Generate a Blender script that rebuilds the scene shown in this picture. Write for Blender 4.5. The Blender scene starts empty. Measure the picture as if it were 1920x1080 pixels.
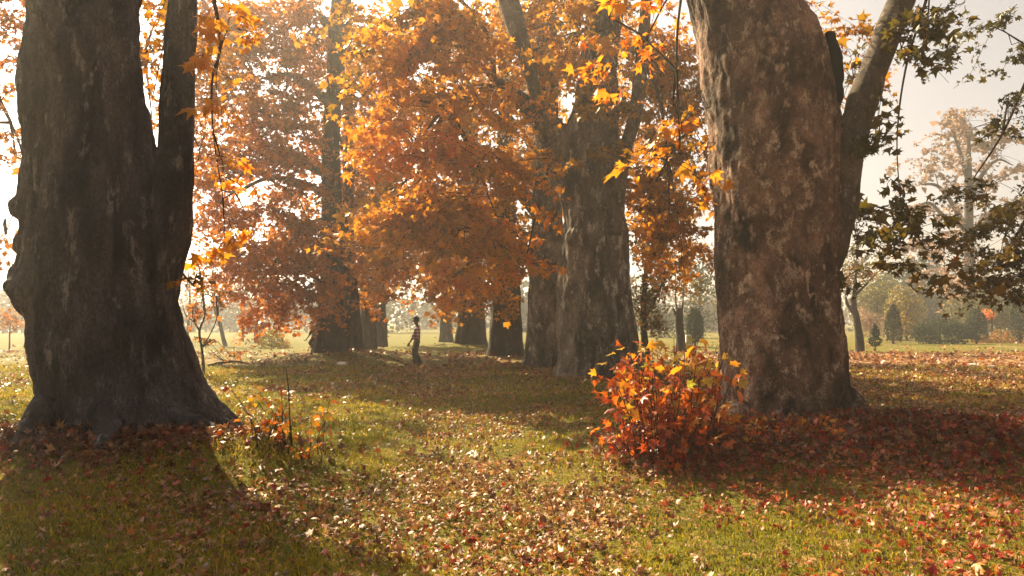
import bpy, bmesh, math, random
import numpy as np
from mathutils import Vector, Matrix

rng = np.random.default_rng(7)
random.seed(7)
S = bpy.context.scene
COL = S.collection

# ------------------------------------------------------------------ camera
F = 1387.0                       # focal length in pixels of a 1920 px wide frame
CAM_Z = 1.6
PITCH = math.atan(60.0 / F)      # the horizon lies 60 px under the frame's centre
cd = bpy.data.cameras.new('camera')
cd.sensor_width = 36.0
cd.lens = 36.0 * F / 1920.0
cd.clip_start = 0.05
cd.clip_end = 2000
cam = bpy.data.objects.new('camera', cd)
cam.location = (0, 0, CAM_Z)
cam.rotation_euler = (math.pi / 2 + PITCH, 0, 0)
COL.objects.link(cam)
S.camera = cam

# ------------------------------------------------------------------ light
SUN_EL = math.radians(36.5)
SUN_AZ = math.radians(33.5)      # left of the view direction (+Y)
sun_vec = Vector((-math.sin(SUN_AZ) * math.cos(SUN_EL), math.cos(SUN_AZ) * math.cos(SUN_EL), math.sin(SUN_EL)))
W = bpy.data.worlds.new('World')
S.world = W
W.use_nodes = True
wn = W.node_tree
sky = wn.nodes.new('ShaderNodeTexSky')
sky.sky_type = 'NISHITA'
sky.sun_disc = False
sky.sun_elevation = SUN_EL
sky.sun_rotation = -SUN_AZ
sky.air_density = 0.6
sky.dust_density = 5.0
sky.ozone_density = 0.6
bg = wn.nodes['Background']
bg.inputs['Strength'].default_value = 0.06
hsv = wn.nodes.new('ShaderNodeHueSaturation')      # a thin white overcast: the sky's blue is mostly washed out
hsv.inputs['Saturation'].default_value = 0.28
tint = wn.nodes.new('ShaderNodeMix'); tint.data_type = 'RGBA'; tint.blend_type = 'MULTIPLY'
tint.inputs['Factor'].default_value = 1.0
tint.inputs[7].default_value = (1.0, 0.92, 0.83, 1)
wn.links.new(sky.outputs['Color'], hsv.inputs['Color'])
wn.links.new(hsv.outputs['Color'], tint.inputs[6])
wn.links.new(tint.outputs[2], bg.inputs['Color'])
sd = bpy.data.lights.new('sun', 'SUN')
sd.energy = 5.0
sd.angle = math.radians(0.6)
sd.color = (1.0, 0.81, 0.49)
sun = bpy.data.objects.new('sun', sd)
sun.rotation_euler = (-sun_vec).to_track_quat('-Z', 'Y').to_euler()
sun.location = (-20, 24, 30)
COL.objects.link(sun)
S.view_settings.view_transform = 'Standard'
S.view_settings.look = 'None'
S.view_settings.gamma = 1.0
S.view_settings.exposure = 1.8
S.view_settings.use_curve_mapping = False
S.render.engine = 'CYCLES'
S.cycles.use_denoising = True
S.cycles.use_adaptive_sampling = True
S.cycles.adaptive_threshold = 0.02
S.cycles.max_bounces = 5
S.cycles.diffuse_bounces = 2
S.cycles.transmission_bounces = 4
S.cycles.volume_bounces = 0
HAZE_DENSITY = 0.0018

# ------------------------------------------------------------------ helpers
def P(px, py, Y):
    """world point at distance Y in front of the camera seen at a pixel of the 1920x1080 frame"""
    x = (px - 960.0) / F
    u = -(py - 540.0) / F
    s = Y / (math.cos(PITCH) - u * math.sin(PITCH))
    return np.array([x * s, Y, CAM_Z + (math.sin(PITCH) + u * math.cos(PITCH)) * s])

def project(p):
    """pixel coordinates and depth for an (N,3) array"""
    x, y, z = p[:, 0], p[:, 1], p[:, 2] - CAM_Z
    d = y * math.cos(PITCH) + z * math.sin(PITCH)
    u = -y * math.sin(PITCH) + z * math.cos(PITCH)
    d = np.maximum(d, 1e-3)
    return 960 + F * x / d, 540 - F * u / d, d

def _hash(ix, iy, iz, seed):
    n = (ix.astype(np.int64) * 73856093) ^ (iy.astype(np.int64) * 19349663) ^ (iz.astype(np.int64) * 83492791) ^ (seed * 2654435761)
    n = (n ^ (n >> 13)) * 1274126177
    n = n & 0x7fffffff
    n = ((n ^ (n >> 16)) * 668265263) & 0x7fffffff
    return ((n >> 4) & 0xffff) / 32767.5 - 1.0

def noise3(p, seed=0):
    p = np.asarray(p, float)
    i = np.floor(p).astype(np.int64)
    f = p - i
    f = f * f * (3 - 2 * f)
    r = 0.0
    for dx in (0, 1):
        wx = f[..., 0] if dx else 1 - f[..., 0]
        for dy in (0, 1):
            wy = f[..., 1] if dy else 1 - f[..., 1]
            for dz in (0, 1):
                wz = f[..., 2] if dz else 1 - f[..., 2]
                r = r + wx * wy * wz * _hash(i[..., 0] + dx, i[..., 1] + dy, i[..., 2] + dz, seed)
    return r

def fbm(p, octaves=4, seed=0, gain=0.5):
    a, s, r = 1.0, 1.0, 0.0
    for k in range(octaves):
        r = r + a * noise3(np.asarray(p) * s, seed + k * 17)
        a *= gain
        s *= 2.03
    return r

def smooth(a, b, x):
    t = np.clip((x - a) / (b - a), 0, 1)
    return t * t * (3 - 2 * t)

def mesh_np(name, verts, faces_list, mat=None, tone=None, smooth_shade=False):
    """faces_list: list of (n,k) int arrays, k constant in each; tone: matching list of per-face arrays or None"""
    me = bpy.data.meshes.new(name)
    verts = np.asarray(verts, np.float32)
    me.vertices.add(len(verts))
    me.vertices.foreach_set('co', verts.ravel())
    starts, idx, cur = [], [], 0
    for f in faces_list:
        f = np.asarray(f, np.int32)
        n, k = f.shape
        idx.append(f.ravel())
        starts.append(cur + np.arange(n, dtype=np.int32) * k)
        cur += n * k
    idx = np.concatenate(idx)
    starts = np.concatenate(starts)
    me.loops.add(len(idx))
    me.loops.foreach_set('vertex_index', idx)
    me.polygons.add(len(starts))
    me.polygons.foreach_set('loop_start', starts)
    if smooth_shade:
        me.polygons.foreach_set('use_smooth', np.ones(len(starts), bool))
    me.update(calc_edges=True)
    if tone is not None:
        a = me.attributes.new('tone', 'FLOAT', 'FACE')
        a.data.foreach_set('value', np.concatenate(tone).astype(np.float32))
    if mat is not None:
        me.materials.append(mat)
    return me

def link(name, me, parent=None, label=None, cat=None, group=None, kind=None, loc=None):
    o = bpy.data.objects.new(name, me)
    COL.objects.link(o)
    if parent is not None:
        o.parent = parent
    if loc is not None:
        o.location = loc
    if label: o['label'] = label
    if cat: o['category'] = cat
    if group: o['group'] = group
    if kind: o['kind'] = kind
    return o

def thing(name, label, cat, loc, group=None):
    o = link(name, None, None, label, cat, group, loc=loc)
    o.empty_display_size = 0.2
    return o

def bm_mesh(name, bm, mat, shade=True):
    me = bpy.data.meshes.new(name)
    bm.to_mesh(me)
    bm.free()
    me.materials.append(mat)
    if shade:
        me.polygons.foreach_set('use_smooth', np.ones(len(me.polygons), bool))
    return me

# ------------------------------------------------------------------ materials
def new_mat(name):
    m = bpy.data.materials.new(name)
    m.use_nodes = True
    nt = m.node_tree
    for n in list(nt.nodes):
        nt.nodes.remove(n)
    out = nt.nodes.new('ShaderNodeOutputMaterial')
    return m, nt, out

def ramp(nt, stops, interp='LINEAR'):
    r = nt.nodes.new('ShaderNodeValToRGB')
    r.color_ramp.interpolation = interp
    els = r.color_ramp.elements
    while len(els) < len(stops):
        els.new(0.5)
    for e, (p, c) in zip(els, stops):
        e.position = p
        e.color = (c[0], c[1], c[2], 1)
    return r

def leaf_mat(name, stops, transl=0.45, rough=0.45, spec=0.4, tgain=1.15):
    m, nt, out = new_mat(name)
    at = nt.nodes.new('ShaderNodeAttribute'); at.attribute_name = 'tone'
    r = ramp(nt, stops)
    nt.links.new(at.outputs['Fac'], r.inputs['Fac'])
    tc = nt.nodes.new('ShaderNodeTexCoord')
    nz = nt.nodes.new('ShaderNodeTexNoise'); nz.inputs['Scale'].default_value = 26; nz.inputs['Detail'].default_value = 2
    nt.links.new(tc.outputs['Object'], nz.inputs['Vector'])
    mr = nt.nodes.new('ShaderNodeMapRange')
    mr.inputs['From Min'].default_value = 0.3; mr.inputs['From Max'].default_value = 0.7
    mr.inputs['To Min'].default_value = 0.7; mr.inputs['To Max'].default_value = 1.2
    nt.links.new(nz.outputs['Fac'], mr.inputs['Value'])
    mul = nt.nodes.new('ShaderNodeMix'); mul.data_type = 'RGBA'; mul.blend_type = 'MULTIPLY'; mul.inputs['Factor'].default_value = 1
    nt.links.new(r.outputs['Color'], mul.inputs[6]); nt.links.new(mr.outputs['Result'], mul.inputs[7])
    p = nt.nodes.new('ShaderNodeBsdfPrincipled')
    p.inputs['Roughness'].default_value = rough
    p.inputs['Specular IOR Level'].default_value = spec
    nt.links.new(mul.outputs[2], p.inputs['Base Color'])
    t = nt.nodes.new('ShaderNodeBsdfTranslucent')
    g = nt.nodes.new('ShaderNodeMix'); g.data_type = 'RGBA'; g.blend_type = 'MULTIPLY'; g.inputs['Factor'].default_value = 1
    nt.links.new(mul.outputs[2], g.inputs[6]); g.inputs[7].default_value = (tgain, tgain, tgain * 0.9, 1)
    nt.links.new(g.outputs[2], t.inputs['Color'])
    mx = nt.nodes.new('ShaderNodeMixShader'); mx.inputs['Fac'].default_value = transl
    nt.links.new(p.outputs[0], mx.inputs[1]); nt.links.new(t.outputs[0], mx.inputs[2])
    nt.links.new(mx.outputs[0], out.inputs['Surface'])
    return m

def bark_mat(name, dark, mid, pale, patch=0.5, zs=0.45, scale=1.0, bump=0.6, stain=0.0):
    m, nt, out = new_mat(name)
    N = nt.nodes.new; L = nt.links.new
    tc = N('ShaderNodeTexCoord')
    mp = N('ShaderNodeMapping'); mp.inputs['Scale'].default_value = (scale, scale, scale * zs)
    L(tc.outputs['Object'], mp.inputs['Vector'])
    n1 = N('ShaderNodeTexNoise'); n1.inputs['Scale'].default_value = 2.0; n1.inputs['Detail'].default_value = 7; n1.inputs['Roughness'].default_value = 0.62; n1.inputs['Distortion'].default_value = 0.5
    L(mp.outputs[0], n1.inputs['Vector'])
    r1 = ramp(nt, [(0.34, dark), (0.5, [0.5 * (a + b) for a, b in zip(dark, mid)]), (0.64, mid)])
    L(n1.outputs['Fac'], r1.inputs['Fac'])
    n2 = N('ShaderNodeTexNoise'); n2.inputs['Scale'].default_value = 5.5; n2.inputs['Detail'].default_value = 8; n2.inputs['Roughness'].default_value = 0.7
    L(mp.outputs[0], n2.inputs['Vector'])
    r2 = ramp(nt, [(0.5 + 0.12 * (1 - patch), (0, 0, 0)), (0.58 + 0.12 * (1 - patch), (1, 1, 1))])
    L(n2.outputs['Fac'], r2.inputs['Fac'])
    mx = N('ShaderNodeMix'); mx.data_type = 'RGBA'
    L(r2.outputs['Color'], mx.inputs['Factor']); L(r1.outputs['Color'], mx.inputs[6]); mx.inputs[7].default_value = (*pale, 1)
    # cracks between the bark plates
    vo = N('ShaderNodeTexVoronoi'); vo.feature = 'DISTANCE_TO_EDGE'; vo.inputs['Scale'].default_value = 13
    mp2 = N('ShaderNodeMapping'); mp2.inputs['Scale'].default_value = (scale, scale, scale * 0.55)
    nd = N('ShaderNodeTexNoise'); nd.inputs['Scale'].default_value = 6; nd.inputs['Detail'].default_value = 4
    L(tc.outputs['Object'], nd.inputs['Vector'])
    ad = N('ShaderNodeMix'); ad.data_type = 'RGBA'; ad.blend_type = 'ADD'; ad.inputs['Factor'].default_value = 0.22
    L(tc.outputs['Object'], ad.inputs[6]); L(nd.outputs['Color'], ad.inputs[7])
    L(ad.outputs[2], mp2.inputs['Vector']); L(mp2.outputs[0], vo.inputs['Vector'])
    rc = ramp(nt, [(0.0, (0.35, 0.35, 0.35)), (0.09, (1, 1, 1))])
    L(vo.outputs['Distance'], rc.inputs['Fac'])
    n3 = N('ShaderNodeTexNoise'); n3.inputs['Scale'].default_value = 38; n3.inputs['Detail'].default_value = 5; n3.inputs['Roughness'].default_value = 0.7
    L(mp.outputs[0], n3.inputs['Vector'])
    r3 = ramp(nt, [(0.3, (0.55, 0.55, 0.55)), (0.7, (1.35, 1.35, 1.35))])
    L(n3.outputs['Fac'], r3.inputs['Fac'])
    m1 = N('ShaderNodeMix'); m1.data_type = 'RGBA'; m1.blend_type = 'MULTIPLY'; m1.inputs['Factor'].default_value = 0.7
    L(mx.outputs[2], m1.inputs[6]); L(rc.outputs['Color'], m1.inputs[7])
    m2 = N('ShaderNodeMix'); m2.data_type = 'RGBA'; m2.blend_type = 'MULTIPLY'; m2.inputs['Factor'].default_value = 1
    L(m1.outputs[2], m2.inputs[6]); L(r3.outputs['Color'], m2.inputs[7])
    if stain:                    # broad dark stains of soot and moss
        ns = N('ShaderNodeTexNoise'); ns.inputs['Scale'].default_value = 0.85; ns.inputs['Detail'].default_value = 7; ns.inputs['Roughness'].default_value = 0.65; ns.inputs['Distortion'].default_value = 0.4
        L(mp.outputs[0], ns.inputs['Vector'])
        rs = ramp(nt, [(0.47, (1, 1, 1)), (0.60, (1 - stain, 1 - stain, 1 - stain))])
        L(ns.outputs['Fac'], rs.inputs['Fac'])
        m3 = N('ShaderNodeMix'); m3.data_type = 'RGBA'; m3.blend_type = 'MULTIPLY'; m3.inputs['Factor'].default_value = 1
        L(m2.outputs[2], m3.inputs[6]); L(rs.outputs['Color'], m3.inputs[7])
        m2 = m3
    h = N('ShaderNodeMath'); h.operation = 'MULTIPLY_ADD'
    L(n2.outputs['Fac'], h.inputs[0]); h.inputs[1].default_value = 0.7
    h2 = N('ShaderNodeMath'); h2.operation = 'MULTIPLY_ADD'
    L(rc.outputs['Color'], h2.inputs[0]); h2.inputs[1].default_value = 0.35; L(n3.outputs['Fac'], h2.inputs[2])
    L(h2.outputs[0], h.inputs[2])
    bp = N('ShaderNodeBump'); bp.inputs['Strength'].default_value = bump; bp.inputs['Distance'].default_value = 0.035
    L(h.outputs[0], bp.inputs['Height'])
    p = N('ShaderNodeBsdfPrincipled'); p.inputs['Roughness'].default_value = 0.9; p.inputs['Specular IOR Level'].default_value = 0.15
    L(m2.outputs[2], p.inputs['Base Color']); L(bp.outputs[0], p.inputs['Normal'])
    L(p.outputs[0], out.inputs['Surface'])
    return m

def plain_mat(name, color, rough=0.8, spec=0.2, var=0.25, scale=8.0):
    m, nt, out = new_mat(name)
    tc = nt.nodes.new('ShaderNodeTexCoord')
    nz = nt.nodes.new('ShaderNodeTexNoise'); nz.inputs['Scale'].default_value = scale; nz.inputs['Detail'].default_value = 4
    nt.links.new(tc.outputs['Object'], nz.inputs['Vector'])
    r = ramp(nt, [(0.3, [c * (1 - var) for c in color]), (0.7, [c * (1 + var) for c in color])])
    nt.links.new(nz.outputs['Fac'], r.inputs['Fac'])
    p = nt.nodes.new('ShaderNodeBsdfPrincipled'); p.inputs['Roughness'].default_value = rough; p.inputs['Specular IOR Level'].default_value = spec
    nt.links.new(r.outputs['Color'], p.inputs['Base Color'])
    nt.links.new(p.outputs[0], out.inputs['Surface'])
    return m

ORANGE = [(0.0, (0.085, 0.070, 0.008)), (0.25, (0.27, 0.14, 0.010)), (0.5, (0.58, 0.235, 0.012)), (0.78, (0.78, 0.27, 0.014)), (1.0, (0.72, 0.11, 0.010))]
RUST = [(0.0, (0.11, 0.060, 0.008)), (0.28, (0.30, 0.115, 0.010)), (0.6, (0.56, 0.18, 0.016)), (0.85, (0.68, 0.22, 0.026)), (1.0, (0.70, 0.14, 0.024))]
OLIVE = [(0.0, (0.05, 0.05, 0.009)), (0.4, (0.11, 0.085, 0.012)), (0.75, (0.21, 0.11, 0.014)), (1.0, (0.48, 0.14, 0.012))]
GREEN = [(0.0, (0.018, 0.028, 0.014)), (0.5, (0.04, 0.055, 0.022)), (1.0, (0.09, 0.10, 0.03))]
YELLOW = [(0.0, (0.10, 0.10, 0.02)), (0.5, (0.26, 0.19, 0.03)), (1.0, (0.45, 0.27, 0.04))]
PINK = [(0.0, (0.18, 0.115, 0.085)), (0.5, (0.28, 0.17, 0.12)), (1.0, (0.38, 0.22, 0.14))]
M_orange = leaf_mat('leaf_orange', ORANGE, 0.5)
M_rust = leaf_mat('leaf_rust', RUST, 0.5)
M_olive = leaf_mat('leaf_olive', OLIVE, 0.4)
M_green = leaf_mat('leaf_green', GREEN, 0.2, 0.8, 0.08)
M_yellow = leaf_mat('leaf_yellow', YELLOW, 0.45)
M_pink = leaf_mat('leaf_pink', PINK, 0.45)
M_shrub = leaf_mat('leaf_shrub', [(0.0, (0.16, 0.02, 0.010)), (0.35, (0.40, 0.06, 0.012)), (0.6, (0.62, 0.15, 0.012)), (0.85, (0.66, 0.34, 0.02)), (1.0, (0.38, 0.33, 0.04))], 0.45, 0.4, 0.5)
M_litter = leaf_mat('leaf_litter', [(0.0, (0.10, 0.038, 0.02)), (0.2, (0.19, 0.075, 0.03)), (0.42, (0.38, 0.17, 0.055)), (0.6, (0.52, 0.28, 0.10)), (0.75, (0.46, 0.17, 0.02)), (0.88, (0.36, 0.04, 0.014)), (1.0, (0.24, 0.018, 0.014))], 0.22, 0.5, 0.45)
M_grass = leaf_mat('grass_blade', [(0.0, (0.055, 0.07, 0.007)), (0.4, (0.18, 0.16, 0.010)), (0.75, (0.34, 0.235, 0.015)), (1.0, (0.48, 0.28, 0.05))], 0.5, 0.5, 0.3)
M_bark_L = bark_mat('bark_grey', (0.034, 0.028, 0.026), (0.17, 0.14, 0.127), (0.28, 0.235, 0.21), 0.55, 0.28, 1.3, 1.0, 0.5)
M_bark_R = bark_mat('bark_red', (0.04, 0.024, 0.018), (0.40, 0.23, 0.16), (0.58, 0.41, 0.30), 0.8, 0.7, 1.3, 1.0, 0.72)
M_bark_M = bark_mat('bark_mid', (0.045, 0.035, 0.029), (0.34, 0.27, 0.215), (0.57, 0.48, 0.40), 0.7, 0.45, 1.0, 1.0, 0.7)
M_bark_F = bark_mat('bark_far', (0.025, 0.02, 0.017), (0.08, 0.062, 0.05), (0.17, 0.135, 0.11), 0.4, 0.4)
M_limb = bark_mat('bark_limb', (0.045, 0.035, 0.028), (0.19, 0.145, 0.11), (0.34, 0.27, 0.21), 0.5, 0.6, 2.0)
M_twig = plain_mat('twig_bark', (0.06, 0.042, 0.030), 0.9, 0.1)
M_stub = plain_mat('charred_wood', (0.010, 0.008, 0.007), 0.95, 0.05)

# ------------------------------------------------------------------ ground
MOUNDS = [(-5.0, 9.0, 0.32, 2.3, 1.5), (-2.85, 8.25, 0.24, 0.95, 0.75), (4.1, 9.3, 0.38, 2.2, 1.4), (2.1, 8.6, 0.16, 0.9, 0.9), (2.6, 19.3, 0.16, 2.6, 2.0), (1.2, 24.0, 0.14, 2.5, 2.0),
          (-0.4, 31.0, 0.16, 2.6, 2.2), (-3.0, 40.5, 0.30, 3.2, 2.2), (-7.6, 30.8, 0.28, 2.6, 1.8), (-6.8, 33.0, 0.10, 2.0, 1.8), (-8.3, 38.0, 0.15, 3.0, 2.2), (6.3, 8.7, 0.22, 1.6, 0.9)]
def gh(x, y):
    x = np.asarray(x, float); y = np.asarray(y, float)
    z = 0.0 * x
    for mx, my, h, rx, ry in MOUNDS:
        z = z + h * np.exp(-(((x - mx) / rx) ** 2 + ((y - my) / ry) ** 2))
    near = np.exp(-((x / 60) ** 2 + ((y - 20) / 60) ** 2))
    z = z + near * (0.05 * fbm(np.stack([x * 0.35, y * 0.35, 0 * x], -1), 3, 5) + 0.018 * noise3(np.stack([x * 1.7, y * 1.7, 0 * x], -1), 9))
    z = z - 0.07 * np.exp(-((x + 0.4) / 1.7) ** 2) * smooth(14, 7, y)
    return z

def grid_coords(lo, hi, dlo, dhi, step, growth=1.14):
    a = list(np.arange(dlo, dhi, step))
    s, c = step, dhi
    while c < hi:
        a.append(c); s *= growth; c += s
    a.append(hi)
    s, c = step, dlo - step
    b = []
    while c > lo:
        b.append(c); s *= growth; c -= s
    b.append(lo)
    return np.array(b[::-1] + a)
gx = grid_coords(-380, 380, -11, 11, 0.12)
gy = grid_coords(-150, 390, 2.5, 26, 0.12)
GX, GY = np.meshgrid(gx, gy)
GZ = gh(GX, GY)
nv = len(gx)
ii = (np.arange(len(gy) - 1)[:, None] * nv + np.arange(nv - 1)[None, :]).ravel()
gf = np.stack([ii, ii + 1, ii + 1 + nv, ii + nv], -1)

def ground_material():
    m, nt, out = new_mat('ground_lawn')
    N = nt.nodes.new; L = nt.links.new
    tc = N('ShaderNodeTexCoord')
    def noise(scale, detail=4, rough=0.6):
        n = N('ShaderNodeTexNoise'); n.inputs['Scale'].default_value = scale; n.inputs['Detail'].default_value = detail; n.inputs['Roughness'].default_value = rough
        L(tc.outputs['Object'], n.inputs['Vector']); return n
    g = ramp(nt, [(0.3, (0.06, 0.06, 0.010)), (0.55, (0.14, 0.125, 0.016)), (0.75, (0.22, 0.17, 0.02))])
    L(noise(3.0, 6, 0.7).outputs['Fac'], g.inputs['Fac'])
    vo = N('ShaderNodeTexVoronoi'); vo.inputs['Scale'].default_value = 7.5; vo.inputs['Randomness'].default_value = 1
    L(tc.outputs['Object'], vo.inputs['Vector'])
    sep = N('ShaderNodeSeparateColor'); L(vo.outputs['Color'], sep.inputs[0])
    lf = ramp(nt, [(0.0, (0.07, 0.03, 0.015)), (0.35, (0.17, 0.08, 0.03)), (0.65, (0.30, 0.16, 0.06)), (1.0, (0.42, 0.27, 0.14))])
    L(sep.outputs[0], lf.inputs['Fac'])
    # cover of fallen leaves: patches
    cov = N('ShaderNodeMath'); cov.operation = 'ADD'
    n_big = noise(0.22, 3); n_fine = noise(5.0, 5, 0.75)
    L(n_big.outputs['Fac'], cov.inputs[0]); L(n_fine.outputs['Fac'], cov.inputs[1])
    sp = N('ShaderNodeSeparateXYZ'); L(tc.outputs['Object'], sp.inputs[0])
    # the far lawn carries few leaves
    far = N('ShaderNodeMapRange'); far.inputs['From Min'].default_value = 34; far.inputs['From Max'].default_value = 40
    far.inputs['To Min'].default_value = -0.07; far.inputs['To Max'].default_value = -0.45
    wob = N('ShaderNodeMath'); wob.operation = 'MULTIPLY_ADD'; wob.inputs[1].default_value = 6
    L(n_big.outputs['Fac'], wob.inputs[0]); L(sp.outputs['Y'], wob.inputs[2])
    L(wob.outputs[0], far.inputs['Value'])
    rgt = N('ShaderNodeMapRange'); rgt.inputs['From Min'].default_value = 3; rgt.inputs['From Max'].default_value = 9
    rgt.inputs['To Min'].default_value = 0.0; rgt.inputs['To Max'].default_value = 0.32
    L(sp.outputs['X'], rgt.inputs['Value'])
    a1 = N('ShaderNodeMath'); a1.operation = 'ADD'; L(cov.outputs[0], a1.inputs[0]); L(far.outputs[0], a1.inputs[1])
    a2 = N('ShaderNodeMath'); a2.operation = 'ADD'; L(a1.outputs[0], a2.inputs[0]); L(rgt.outputs[0], a2.inputs[1])
    cr = ramp(nt, [(0.49, (0, 0, 0)), (0.53, (1, 1, 1))])
    hv = N('ShaderNodeMath'); hv.operation = 'MULTIPLY'; hv.inputs[1].default_value = 0.5
    L(a2.outputs[0], hv.inputs[0]); L(hv.outputs[0], cr.inputs['Fac'])
    mx = N('ShaderNodeMix'); mx.data_type = 'RGBA'
    L(cr.outputs['Color'], mx.inputs['Factor']); L(g.outputs['Color'], mx.inputs[6]); L(lf.outputs['Color'], mx.inputs[7])
    bp = N('ShaderNodeBump'); bp.inputs['Strength'].default_value = 0.9; bp.inputs['Distance'].default_value = 0.06
    nb = noise(14, 5, 0.7); L(nb.outputs['Fac'], bp.inputs['Height'])
    p = N('ShaderNodeBsdfPrincipled'); p.inputs['Roughness'].default_value = 0.95; p.inputs['Specular IOR Level'].default_value = 0.1
    L(mx.outputs[2], p.inputs['Base Color']); L(bp.outputs[0], p.inputs['Normal']); L(p.outputs[0], out.inputs['Surface'])
    return m
M_ground = ground_material()
ground = link('ground', mesh_np('ground', np.stack([GX, GY, GZ], -1).reshape(-1, 3), [gf], M_ground, None, True), kind='structure')

# ------------------------------------------------------------------ leaves
def leaf_template(lobes='full', curl=0.25, seed=0):
    r = np.random.default_rng(seed)
    if lobes == 'full':
        half = [(0, 1.0), (17, 0.56), (40, 0.50), (52, 0.92), (72, 0.47), (88, 0.46), (104, 0.70), (140, 0.33)]
    elif lobes == 'mid':
        half = [(0, 1.0), (28, 0.46), (54, 0.90), (80, 0.42), (108, 0.66), (150, 0.30)]
    else:
        half = [(0, 1.0), (30, 0.50), (58, 0.85), (115, 0.55)]
    pts = [(a, q) for a, q in half] + [(-a, q) for a, q in half[::-1] if a]
    pts = [(math.radians(a + r.normal(0, 3)), q * (1 + r.normal(0, 0.07))) for a, q in pts]
    v = np.array([[q * math.sin(a), q * math.cos(a), 0] for a, q in pts] + [[0, -0.02, 0]])
    v[:, 2] = curl * (-(v[:, 0] ** 2) * 0.9 - 0.45 * np.maximum(v[:, 1], 0) ** 2) + r.uniform(0.0, 0.55) * np.abs(v[:, 0]) + r.uniform(-0.3, 0.3) * v[:, 0] * v[:, 1] + r.normal(0, 0.06, len(v))
    v[:, :2] *= 0.5
    v[:, 2] *= 0.5
    n = len(pts)
    f = np.array([[n, (k + 1) % n, k] for k in range(n)])
    return v, f

def orient(normals, tips):
    """rotation matrices (N,3,3) whose columns are x, y (tip) and z (normal)"""
    n = normals / np.linalg.norm(normals, axis=1, keepdims=True)
    t = tips - n * np.sum(n * tips, 1, keepdims=True)
    t = t / np.maximum(np.linalg.norm(t, axis=1, keepdims=True), 1e-6)
    x = np.cross(t, n)
    return np.stack([x, t, n], -1)

class Leaves:
    """positions, orientation, size and tone of many leaves; bakes them to a mesh and picks single ones"""
    def __init__(self):
        self.p, self.n, self.t, self.s, self.c = [], [], [], [], []
    def add(self, p, n, t, s, c):
        self.p.append(p); self.n.append(n); self.t.append(t); self.s.append(s); self.c.append(c)
    def done(self):
        for k in 'pntsc':
            setattr(self, k, np.concatenate(getattr(self, k)))
        self.R = orient(self.n, self.t)
        return self
    def mesh(self, name, sel, mat, temps, far=None, far_temps=()):
        V, Fs, T, off = [], [], [], 0
        which = np.arange(len(self.p)) % len(temps)
        if far is not None:      # simpler shapes for the far ones
            which = np.where(far, len(temps) + np.arange(len(self.p)) % len(far_temps), which)
            temps = list(temps) + list(far_temps)
        for k, (tv, tf) in enumerate(temps):
            i = np.where(sel & (which == k))[0]
            if not len(i): continue
            w = np.einsum('nij,vj->nvi', self.R[i], tv) * self.s[i][:, None, None] + self.p[i][:, None, :]
            V.append(w.reshape(-1, 3))
            f = tf[None] + (off + np.arange(len(i)) * len(tv))[:, None, None]
            Fs.append(f.reshape(-1, 3)); T.append(np.repeat(self.c[i], len(tf)))
            off += len(i) * len(tv)
        return mesh_np(name, np.concatenate(V), Fs, mat, T, False)
    def singles(self, name, idx, parent, mat, temps, root, tones=6):
        """the given leaves as objects of their own that share a few meshes"""
        cache = {}
        rl = np.array(root)
        for i in idx:
            k = i % len(temps)
            q = int(min(tones - 1, max(0, self.c[i] * tones)))
            if (k, q) not in cache:
                tv, tf = temps[k]
                cache[(k, q)] = mesh_np(name, tv, [tf], mat, [np.full(len(tf), (q + 0.5) / tones)], False)
            o = bpy.data.objects.new(name, cache[(k, q)])
            COL.objects.link(o)
            o.parent = parent
            M = Matrix(self.R[i].tolist()).to_4x4()
            o.matrix_local = Matrix.Translation(Vector((self.p[i] - rl).tolist())) @ M @ Matrix.Scale(float(self.s[i]), 4)
    def largest(self, k):
        px, py, d = project(self.p)
        size = self.s * F / d
        size[(px < 10) | (px > 1910) | (py < 5) | (py > 1075) | (d < 1)] = 0
        i = np.argsort(-size)[:k]
        return i[size[i] > 9]

TEMPS_FULL = [leaf_template('full', c, s) for s, c in enumerate([0.3, 0.75, 0.15, 0.5, -0.3, 1.0, 0.6])]
TEMPS_MID = [leaf_template('mid', c, s + 20) for s, c in enumerate([0.3, 0.7, 0.1, -0.3, 1.0])]
TEMPS_LOW = [leaf_template('low', c, s + 40) for s, c in enumerate([0.3, 0.5])]
def kite(curl, fold, seed):
    r = np.random.default_rng(seed)
    v = np.array([[0, 1.0, -0.3 * curl], [0.72, 0.18, fold - 0.25 * curl], [0, -0.5, 0], [-0.72, 0.18, fold * r.uniform(0.4, 1.2) - 0.25 * curl]]) * 0.5
    return v, np.array([[0, 2, 1], [0, 3, 2]])
TEMPS_TINY = [kite(c, f, k) for k, (c, f) in enumerate([(0.4, 0.2), (0.8, 0.5), (-0.4, 0.3)])]
TEMPS_DRY = [leaf_template('mid', c, s + 60) for s, c in enumerate([0.9, 1.6, 0.4, -1.0, 1.3, -0.6, 2.0, -1.5, 0.1])]

# ------------------------------------------------------------------ tubes
def catmull(pts, n):
    pts = np.asarray(pts, float)
    if len(pts) == 2:
        t = np.linspace(0, 1, n)[:, None]
        return pts[0] * (1 - t) + pts[1] * t
    e = np.vstack([2 * pts[0] - pts[1], pts, 2 * pts[-1] - pts[-2]])
    u = np.linspace(0, len(pts) - 1 - 1e-6, n)
    i = u.astype(int); t = (u - i)[:, None]
    p0, p1, p2, p3 = e[i], e[i + 1], e[i + 2], e[i + 3]
    return 0.5 * ((2 * p1) + (-p0 + p2) * t + (2 * p0 - 5 * p1 + 4 * p2 - p3) * t ** 2 + (-p0 + 3 * p1 - 3 * p2 + p3) * t ** 3)

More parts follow.
